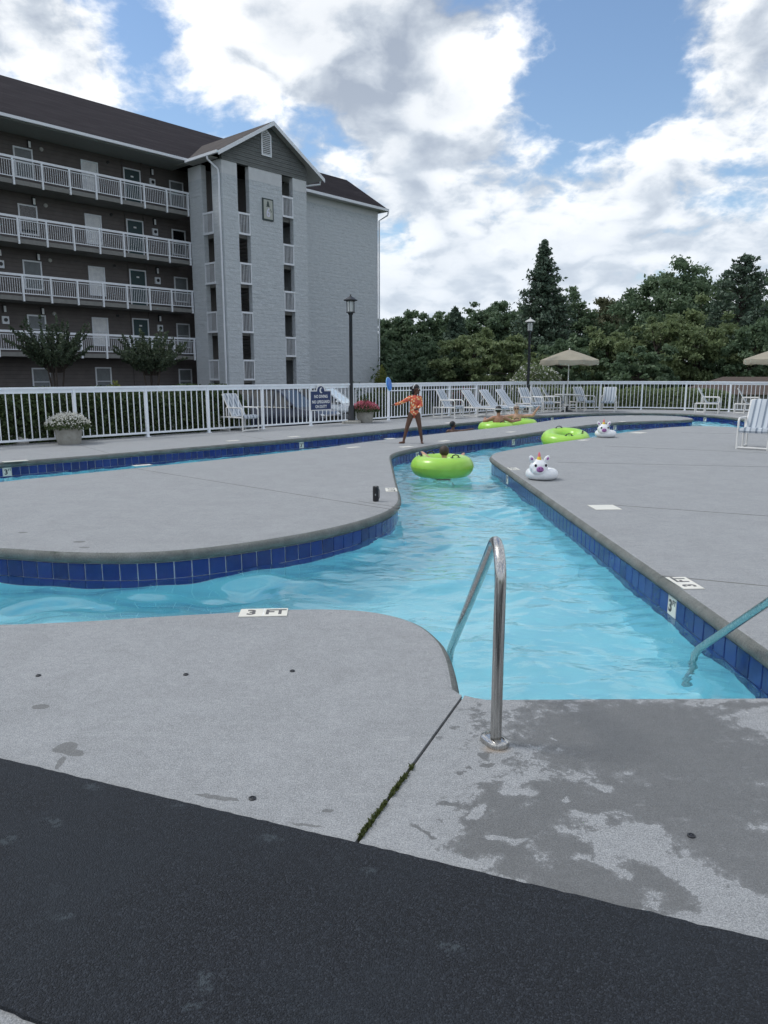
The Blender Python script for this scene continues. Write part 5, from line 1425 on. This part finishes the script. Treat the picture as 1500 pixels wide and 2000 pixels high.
# ------------------------------------------------------------------ inflatables
def tube_ring(x, y, label, Ro=.55, r=.185, z=-.075, tilt=(0, 0), rz=0.0, hgrp='lime green swim tubes', handles=(.6, 2.3, 4.2)):
    t = thing('swim_tube', label, 'swim tube', (x, y, z), rz, hgrp); t.rotation_euler = (R(tilt[0]), R(tilt[1]), rz); Rm = Ro - r
    m = MB(); n, k = 64, 20; V, F = [], []
    for i in range(n):
        a = 2 * math.pi * i / n
        for j in range(k):
            b = 2 * math.pi * j / k; puck = 1 + .012 * math.cos(a * 32) * math.exp(-(math.sin(b) / .35) ** 2)
            q = Rm + r * math.cos(b) * puck; V.append((q * math.cos(a), q * math.sin(a), r * .98 * math.sin(b)))
    for i in range(n):
        for j in range(k): F.append((i * k + j, ((i + 1) % n) * k + j, ((i + 1) % n) * k + (j + 1) % k, i * k + (j + 1) % k))
    m.add(V, F).build('ring', 'lime_vinyl', t, smooth=True)
    s = MB(); pts = [((Rm + r + .001 + .004 * math.cos(a * 32)) * math.cos(a), (Rm + r + .001 + .004 * math.cos(a * 32)) * math.sin(a), .004 * math.sin(a * 32)) for a in [2 * math.pi * i / 192 for i in range(192)]]
    s.tube(pts, .004, 5, closed=True).build('seam', 'lime_vinyl', t, smooth=True)
    for a in handles:
        c_, s_ = math.cos(a), math.sin(a); T = Vector((-s_, c_, 0)); Bc = Vector((Rm * c_, Rm * s_, r * .96))
        h = MB().tube([Bc - T * .075, Bc - T * .06 + Vector((0, 0, .035)), Bc + Vector((0, 0, .05)), Bc + T * .06 + Vector((0, 0, .035)), Bc + T * .075], .010, 8)
        o = h.build('handle', 'black_plastic', t, smooth=True)
        MB().lathe([(.0001, 0), (.03, 0), (.028, .008), (.0001, .008)], 12).xf(Matrix.Translation(Bc - T * .075)).build('patch', 'black_plastic', o); MB().lathe([(.0001, 0), (.03, 0), (.028, .008), (.0001, .008)], 12).xf(Matrix.Translation(Bc + T * .075)).build('patch', 'black_plastic', o)
    return t

def unicorn(x, y, rz, label, z=0.0, s=1.0):
    u = thing('unicorn_float', label, 'inflatable', (x, y, z), rz, 'white unicorn drink floats'); u.scale = (s, s, s)
    # local: face towards -y
    MB().torus(.145, .078, 40, 16, (.04, .05, .078), .95).build('ring', 'white_vinyl', u, smooth=True)
    h = MB().ball((-.045, -.055, .175), (.130, .105, .105), 24, 16)
    h.ball((-.05, -.10, .14), (.105, .075, .075), 20, 12); h.ball((-.045, -.05, .21), (.105, .085, .085), 20, 12)
    head = remesh(h, .012, 'head', 'white_vinyl', u)
    for sx, px in ((-1, -.142), (1, .066)):
        rot = Matrix.Rotation(R(34 * sx), 3, 'Y'); e = MB().ball((px, -.05, .288), (.036, .022, .058), 14, 10, rot).build('ear', 'white_vinyl', head, smooth=True)
        MB().ball((px + .008 * sx, -.069, .296), (.017, .008, .022), 12, 8, rot).build('ear_inside', 'purple_vinyl', head, smooth=True)
    MB().lathe([(.0001, .0), (.034, .0), (.028, .025), (.021, .045), (.0001, .045)], 14, (-.045, -.06, .280)).build('horn', 'horn_yellow', head, smooth=True); MB().lathe([(.021, .045), (.017, .07), (.010, .10), (.0001, .108)], 14, (-.045, -.06, .2799)).build('horn', 'horn_pink', head, smooth=True)
    MB().ball((-.062, -.163, .160), (.052, .024, .040), 20, 12).build('muzzle', 'purple_vinyl', head, smooth=True)
    for dx in (-.020, .020): MB().ball((-.062 + dx, -.184, .175), (.007, .006, .009), 8, 6).build('nostril', 'eye_black', head)
    MB().tube([(-.084, -.183, .146), (-.074, -.1875, .138), (-.050, -.1875, .138), (-.040, -.183, .146)], .003, 5).build('mouth', 'eye_black', head)
    for dx in (-.072, .072): MB().ball((-.045 + dx, -.138, .212), (.019, .014, .021), 12, 8).build('eye', 'eye_black', head, smooth=True)
    return u

def remesh(mb, voxel, name, mat, parent, smooth_it=4, factor=.5):
    """melts overlapping closed shapes into one continuous skin"""
    me = bpy.data.meshes.new('tmp'); me.from_pydata(mb.v, [], mb.f)
    bm = bmesh.new(); bm.from_mesh(me); bmesh.ops.remove_doubles(bm, verts=bm.verts, dist=1e-5); bmesh.ops.recalc_face_normals(bm, faces=bm.faces); bm.to_mesh(me); bm.free()
    o = bpy.data.objects.new('tmp', me); COL.objects.link(o)
    r = o.modifiers.new('r', 'REMESH'); r.mode = 'VOXEL'; r.voxel_size = voxel
    s = o.modifiers.new('s', 'SMOOTH'); s.iterations = smooth_it; s.factor = factor
    dg = bpy.context.evaluated_depsgraph_get(); ne = bpy.data.meshes.new_from_object(o.evaluated_get(dg)); bpy.data.objects.remove(o); bpy.data.meshes.remove(me)
    ne.name = name; ne.materials.clear(); ne.materials.append(MATS[mat]); ne.polygons.foreach_set('use_smooth', [True] * len(ne.polygons))
    ob = bpy.data.objects.new(name, ne); return link(ob, parent)

boy_tube = tube_ring(1.02, 12.92, 'lime green swim tube with a boy sitting in it', rz=.9, handles=(2.25, 1.2, 4.4), z=-.07)
tube_ring(4.55, 18.55, 'empty lime green swim tube tilted up against the deck edge', Ro=.60, r=.20, tilt=(9, -4), rz=.3, handles=(4.35, 5.6, 1.5), z=-.08)
tube_ring(3.42, 22.62, 'lime green swim tube under the man with the white headband', rz=.2, z=-.08, handles=(2.0, 4.9))
tube_ring(4.42, 24.1, 'lime green swim tube under the person in dark glasses', rz=.2, z=-.08, handles=(1.0, 4.0))
x, y = G(1058, 939); unicorn(x, y + .12, R(8), 'white unicorn float with yellow and pink horn standing on the deck', 0, 1.06)
x, y = G(1183, 855); unicorn(x, y + .12, R(2), 'white unicorn float beside the empty lime green swim tube', 0, 1.15)

# flying disc in the air
p = AT(760.5, 750, 16.6)
d = thing('flying_disc', 'blue flying disc in the air beside the girl', 'flying disc', p); d.rotation_euler = Vector((.90, -.36, .16)).to_track_quat('Z', 'Y').to_euler()
MB().lathe([(.0001, .010), (.09, .009), (.13, .004), (.146, -.006), (.150, -.018), (.144, -.018), (.132, -.004), (.09, .004), (.0001, .005)], 36).build('plate', 'disc_blue', d, smooth=True)
MB().torus(.1475, .010, 36, 8, (0, 0, -.010)).build('rim', 'disc_rim', d, smooth=True)

# ------------------------------------------------------------------ people
def hand(mb, wrist, d, up, size=.085, curl=.25, side=1):
    """palm, four unequal bent fingers and a thumb from the wrist along d; up = back of the hand"""
    d = Vector(d).normalized(); up = Vector(up); up = (up - d * up.dot(d)).normalized(); s = d.cross(up) * side; w = Vector(wrist); k = size / .085
    mb.capsule(w, w + d * .045 * k, .017 * k, .022 * k)
    for j in (-1, 0, 1): mb.capsule(w + d * .02 * k + s * j * .011 * k, w + d * .046 * k + s * j * .014 * k, .012 * k, .010 * k)
    for j, L in enumerate((.034, .042, .039, .030)):
        o = s * (j - 1.5) * -.0125 * k; a = w + d * .050 * k + o; b = a + (d - up * curl + s * (j - 1.5) * -.12) * L * .55 * k; c = b + (d - up * curl * 2.2) * L * .5 * k
        mb.capsule(a, b, .0075 * k, .0068 * k, 8); mb.capsule(b, c, .0068 * k, .0055 * k, 8)
    a = w + d * .014 * k + s * .018 * k; b = a + (d * .6 + s * .8) * .022 * k; c = b + (d * .9 + s * .25 - up * curl) * .022 * k
    mb.capsule(a, b, .010 * k, .008 * k, 8); mb.capsule(b, c, .008 * k, .0065 * k, 8)

def head_shape(mb, c, face, k=1.0):
    """skull, jaw, nose, ears; face = unit direction looked in"""
    f = Vector(face).normalized(); s = Vector((f.y, -f.x, 0)).normalized(); u = s.cross(f); c = Vector(c); M = Matrix((s, f, u)).transposed()
    P = lambda x, y, z: c + M @ Vector((x, y, z)) * k
    mb.ball(P(0, -.008, .02), (.074 * k, .090 * k, .088 * k), 18, 12, M); mb.ball(P(0, .022, -.045), (.055 * k, .062 * k, .065 * k), 16, 10, M)
    mb.capsule(P(0, .088, .012), P(0, .104, -.018), .010 * k, .014 * k, 8); mb.capsule(P(-.018, .075, -.062), P(.018, .075, -.062), .012 * k, .012 * k, 8)
    for q in (-1, 1): mb.ball(P(q * .075, -.008, -.005), (.012 * k, .020 * k, .030 * k), 10, 8, M)
    return P, M

def face_bits(P, M, k, parent, brow=True):
    for q in (-1, 1):
        MB().ball(P(q * .029, .080, .008), (.012 * k, .008 * k, .008 * k), 10, 8, M).build('eye', 'sign_white', parent, smooth=True); MB().ball(P(q * .029, .0868, .008), (.006 * k, .004 * k, .006 * k), 8, 6, M).build('pupil', 'eye_black', parent, smooth=True)
        if brow: MB().tube([P(q * .016, .088, .028), P(q * .044, .078, .028)], .003 * k, 5).build('eyebrow', 'hair_black', parent)

def hair_cap(P, M, k, name, mat, parent, low=-.02, extra=None):
    m = MB().ball(P(0, -.018, .028), (.081 * k, .093 * k, .092 * k), 20, 14, M)
    c = P(0, 0, 0); ax_f = M @ Vector((0, 1, 0)); ax_u = M @ Vector((0, 0, 1))
    keep = [i for i, v in enumerate(m.v) if (Vector(v) - c).dot(ax_u) > (low if (Vector(v) - c).dot(ax_f) < .035 * k else .045) * (k if (Vector(v) - c).dot(ax_f) < .035 * k else k)]
    ks = set(keep); m.f = [f for f in m.f if all(i in ks for i in f)]; m.mi = [0] * len(m.f)
    if extra: extra(m)
    o = m.build(name, mat, parent, smooth=True); sd = o.modifiers.new('thickness', 'SOLIDIFY'); sd.thickness = .012 * k; sd.offset = 0
    return o

def girl():
    x, y = G(808, 866); root = thing('person', 'girl in orange floral swimsuit standing on the island with one arm out', 'person', (x, y, 0))
    b = MB(); C = b.capsule
    pel, wa, ch, nk = (.01, 0, .665), (.008, .0, .79), (.02, .005, .95), (.03, .0, 1.055)
    hip = {-1: (-.060, 0, .64), 1: (.075, 0, .64)}; knee = {-1: (-.148, -.01, .365), 1: (.130, -.02, .37)}; ank = {-1: (-.222, .0, .065), 1: (.180, -.0, .065)}
    b.ball((.008, 0, .67), (.105, .078, .09)); b.ball((.008, 0, .79), (.088, .066, .12)); b.ball((.02, 0, .93), (.112, .072, .12)); C((-.07, 0, 1.0), (.11, 0, 1.0), .045, .045); C(ch, nk, .06, .036); C(nk, (.04, -.005, 1.11), .034, .034)
    for s in (-1, 1):
        C(hip[s], knee[s], .072, .047); C(knee[s], ank[s], .047, .028)
        m_ = Vector(knee[s]).lerp(Vector(ank[s]), .32); b.ball(tuple(m_ + Vector((0, .012, 0))), (.038, .040, .07))
    C(ank[-1], (-.225, .0, .03), .027, .026); C((-.215, .0, .026), (-.315, -.03, .020), .027, .020); C(ank[1], (.18, .01, .03), .027, .026); C((.18, .015, .026), (.19, -.105, .020), .027, .020)
    for j in range(4): C((-.312, -.012 - .012 * j, .015), (-.332, -.020 - .012 * j, .012), .010, .008, 8); C((.172 + .012 * j, -.105, .015), (.172 + .012 * j, -.125, .012), .010, .008, 8)
    sh = {-1: (-.088, 0, 1.005), 1: (.128, 0, 1.005)}; el = {-1: (-.262, -.01, .905), 1: (.162, -.045, .845)}; wr = {-1: (-.425, -.02, .855), 1: (.078, -.135, .785)}
    for s in (-1, 1): C(sh[s], el[s], .040, .031); C(el[s], wr[s], .031, .021)
    hand(b, wr[-1], (-1, -.05, -.22), (0, .2, 1), .080, .2, 1); hand(b, wr[1], (-.75, -.45, -.35), (.2, -.8, .5), .080, .5, -1)
    P, M = head_shape(b, (.048, -.01, 1.185), (.86, -.50, -.06), .92)
    body = remesh(b, .0085, 'body', 'skin_deep', root)
    g = MB(); g.ball((.008, 0, .675), (.114, .087, .085)); g.ball((.008, 0, .79), (.099, .077, .13)); g.ball((.02, 0, .93), (.122, .082, .12)); g.capsule((-.07, 0, 1.0), (.11, 0, 1.0), .054, .054); g.capsule(ch, (.03, 0, 1.035), .066, .046); g.capsule((.008, -.0, .64), (.008, 0, .60), .062, .045)
    for s in (-1, 1):
        g.capsule(sh[s], el[s], .050, .040); e = Vector(el[s]); w_ = Vector(wr[s]); g.capsule(el[s], tuple(e.lerp(w_, .86)), .040, .032)
    remesh(g, .009, 'swimsuit', 'floral_suit', root)
    face_bits(P, M, .92, root)
    def extra(m):
        m.capsule(P(0, -.07, -.01), P(0, -.085, -.10), .045, .025); m.ball(P(0, -.085, .03), (.05, .05, .05), 12, 8)
    hair_cap(P, M, .93, 'hair', 'hair_black', root, -.035, extra)
    MB().tube([P(-.084 * math.cos(a), -.045 + .02 * math.sin(a), .02 + .105 * math.sin(a)) for a in [math.pi * k / 14 for k in range(15)]], .010, 6).build('headband', 'sign_white', root, smooth=True)
    MB().tube([P(-.016, .090, -.058), P(0, .094, -.061), P(.016, .090, -.058)], .004, 6).build('lips', 'skin_brown', root)

def floater(name_label, x, y, face, skin, hair, arms, z=0.0, k=1.0, rz=0.0, glasses=False, band=False, low=-.02, legs=True, shorts=True):
    """someone in the water up to the chest, in local axes: arms = [(elbow, wrist), ...] for shoulder -1 and 1"""
    root = thing('person', name_label, 'person', (x, y, z), rz); b = MB(); C = b.capsule
    b.ball((0, 0, .02), (.155 * k, .10 * k, .16 * k)); b.ball((0, 0, -.20), (.135 * k, .095 * k, .18 * k)); b.ball((0, 0, -.40), (.145 * k, .11 * k, .13 * k))
    C((-.14 * k, 0, .11 * k), (.14 * k, 0, .11 * k), .058 * k, .058 * k); C((0, 0, .12 * k), (0, .0, .22 * k), .060 * k, .048 * k)
    for s, am in zip((-1, 1), arms):
        sh = (s * .165 * k, 0, .10 * k); C(sh, am[0], .056 * k, .043 * k); C(am[0], am[1], .043 * k, .030 * k)
        d = Vector(am[1]) - Vector(am[0]); hand(b, am[1], d, (0, 0, 1), .088 * k, .25, -s)
    if legs:
        for s in (-1, 1): C((s * .08 * k, 0, -.42 * k), (s * .12 * k, .26 * k, -.52 * k), .075 * k, .055 * k); C((s * .12 * k, .26 * k, -.52 * k), (s * .11 * k, .34 * k, -.84 * k), .052 * k, .034 * k); C((s * .11 * k, .34 * k, -.86 * k), (s * .11 * k, .45 * k, -.88 * k), .034 * k, .026 * k)
    P, M = head_shape(b, (0, .015 * k, .315 * k), face, k)
    remesh(b, .0115, 'body', skin, root)
    face_bits(P, M, k, root, not glasses)
    hair_cap(P, M, k, 'hair', hair, root, low)
    if glasses:
        g = MB()
        for q in (-1, 1): g.ball(P(q * .034, .088, .010), (.030 * k, .010 * k, .022 * k), 12, 8, M); g.tube([P(q * .060, .080, .014), P(q * .078, -.01, .014)], .004 * k, 5)
        g.tube([P(-.012, .096, .016), P(.012, .096, .016)], .004 * k, 5); g.build('sunglasses', 'eye_black', root, smooth=True)
    if band: MB().tube([P(.092 * math.cos(a), -.006 + .104 * math.sin(a), .020 - .012 * math.sin(a)) for a in [2 * math.pi * i / 24 for i in range(24)]], .013 * k, 6, closed=True).build('headband', 'sign_white', root, smooth=True)
    if shorts: MB().lathe([(.142 * k, -.33 * k), (.152 * k, -.36 * k), (.160 * k, -.45 * k), (.150 * k, -.54 * k), (.10 * k, -.56 * k)], 20, sy=.78).build('swim_shorts', 'sign_navy', root, smooth=True)
    return root

girl()
floater('boy with short brown hair seen from behind, sitting in the lime swim tube', 1.06, 12.95, (.15, 1, -.05), 'skin_fair', 'hair_brown', [((-.30, .10, .21), (-.36, .27, .27)), ((.30, .10, .21), (.36, .27, .25))], -.15, 1.0, 0, low=-.05, shorts=False)
floater('man with white headband seen from behind, arms spread over a lime swim tube', 3.46, 22.50, (.25, 1, 0), 'skin_tan', 'hair_black', [((-.42, .05, .02), (-.36, .34, .10)), ((.42, .05, .02), (.66, .20, .04))], .10, 1.12, 0, band=True, low=-.06)
floater('person with short grey hair and dark glasses facing the pool from a lime swim tube', 4.30, 24.2, (-.15, -1, 0), 'skin_fair', 'hair_grey', [((-.42, -.12, .10), (-.55, -.30, .12)), ((.52, -.10, .14), (.66, -.16, .38))], .07, 1.10, 0, glasses=True, low=-.02)
floater('dark haired child swimming in the channel by the far wall with one arm out', 2.02, 21.75, (.9, .3, 0), 'skin_deep', 'hair_black', [((-.2, .12, -.10), (-.1, .25, -.15)), ((.30, -.10, .12), (.54, -.14, .17))], -.22, .90, 0, low=-.05, legs=False)

# ------------------------------------------------------------------ cars and buildings glimpsed beyond the fence
def car(x, y, rz, paint, label, screen='car_glass', suv=True):
    c = thing('parked_car', label, 'car', (x, y, GZ), rz, 'cars parked beyond the fence'); L, W, Hh = 4.6, 1.82, (1.62 if suv else 1.45)
    belt = .98 if suv else .90
    body = [(-2.28, .38), (-2.30, .62), (-2.24, .92), (-2.0, belt + .02), (.95, belt), (1.25, belt - .03), (2.0, belt - .14), (2.24, belt - .28), (2.30, .60), (2.28, .36), (1.9, .28), (-1.9, .28)]
    b = MB(); n = len(body); V, F = [], []
    for s, q in ((-1, 0), (-1, 1), (1, 1), (1, 0)):
        for (px, pz) in body: V.append((px * (1 if q else .985), s * (W / 2 - (.0 if q == 0 else .0)) * (1.0 if pz < belt - .2 else .965) * (1 if q == 0 else .9), pz + (.02 if q and pz > .8 else 0)))
    for r_ in range(3):
        for k in range(n): F.append((r_ * n + k, r_ * n + (k + 1) % n, (r_ + 1) * n + (k + 1) % n, (r_ + 1) * n + k))
    F += [tuple(range(n)), tuple(range(3 * n, 4 * n))]
    b.add(V, F); b.build('body', paint, c, smooth=True, bevel=.02)
    cab = [(-2.02, belt), (-1.72, Hh - .06), (-1.45, Hh), (.15, Hh), (.42, Hh - .05), (1.22, belt - .02)]
    def sec(y, k): return [(px, y * (1 if pz < belt + .01 else k), pz) for px, pz in cab]
    A, B = sec(-W / 2 * .95, .80), sec(W / 2 * .95, .80); m = len(cab)
    g = MB().add(A + B, [tuple(range(m)), tuple(range(m, 2 * m))[::-1], (4, 5, m + 5, m + 4), (0, 1, m + 1, m)]); g.build('side_glass', 'car_glass', c)
    MB().add([tuple(Vector(A[4]) + Vector((.012, 0, .004))), tuple(Vector(A[5]) + Vector((.012, 0, .004))), tuple(Vector(B[5]) + Vector((.012, 0, .004))), tuple(Vector(B[4]) + Vector((.012, 0, .004)))], [(0, 1, 2, 3)]).build('windscreen', screen, c)
    r = MB().add([tuple(Vector(v) + Vector((0, 0, .006))) for v in A[1:5] + B[1:5]], [(0, 1, 5, 4), (1, 2, 6, 5), (2, 3, 7, 6)])
    for S in (A, B):
        r.tube([S[k] for k in (0, 1, 2, 3, 4, 5)], .035, 6)
        for k in (-.65, .30): r.tube([(k - .08, S[0][1], belt), (k, S[2][1], Hh)], .03, 6)
    r.build('roof', paint, c, smooth=True)
    for sx in (-1.42, 1.42):
        for sy in (-1, 1):
            w = MB().torus(.255, .085, 28, 10).xf(Matrix.Translation((sx, sy * (W / 2 - .09), .335)) @ Matrix.Rotation(R(90), 4, 'X')).build('wheel', 'tyre', c, smooth=True)
            MB().lathe([(.0001, -.05), (.22, -.05), (.23, .05), (.05, .07), (.0001, .07)], 10).xf(Matrix.Translation((sx, sy * (W / 2 - .09), .335)) @ Matrix.Rotation(R(-90 * sy), 4, 'X')).build('rim', 'chrome', w)
    for sy in (-1, 1):
        MB().ball((2.16, sy * .66, belt - .30), (.12, .20, .075), 12, 8).build('headlight', 'headlight', c, smooth=True); MB().ball((1.02, sy * (W / 2 + .06), belt + .06), (.07, .10, .07), 10, 8).build('mirror', paint, c, smooth=True)
        MB().box2((-1.95, sy * (W / 2 * .965 + .012), belt - .03), (1.0, sy * (W / 2 * .965 - .01), belt - .005)).build('trim_strip', 'chrome', c)
    MB().box2((2.27, -.5, .48), (2.315, .5, .66)).build('grille', 'black_plastic', c)
p = AT(590, 800, 28.5); car(p.x - .9, 28.5, R(-22), 'car_navy', 'dark navy car parked behind the warning sign')
p = AT(640, 800, 32.5); car(p.x - .3, 32.3, R(-12), 'car_silver', 'silver car with bright windscreen parked beside the dark car', 'silver_screen', True)
def hut():
    p = AT(1470, 760, 41); h = thing('low_building', 'low building with brown roof glimpsed through the fence behind the armchairs', 'building', (p.x, 41, GZ), R(-20))
    MB().box2((-3.5, -2, 0), (5, 3, 1.15)).build('wall', 'plain_wall', h)
    V = [(-4, -2.5, 1.15), (5.5, -2.5, 1.15), (5.5, 3.5, 1.15), (-4, 3.5, 1.15), (-1.5, .5, 2.05), (3.5, .5, 2.05)]
    MB().add(V, [(0, 1, 5, 4), (1, 2, 5), (2, 3, 4, 5), (3, 0, 4), (3, 2, 1, 0)]).build('roof', 'roof_brown', h)
hut()
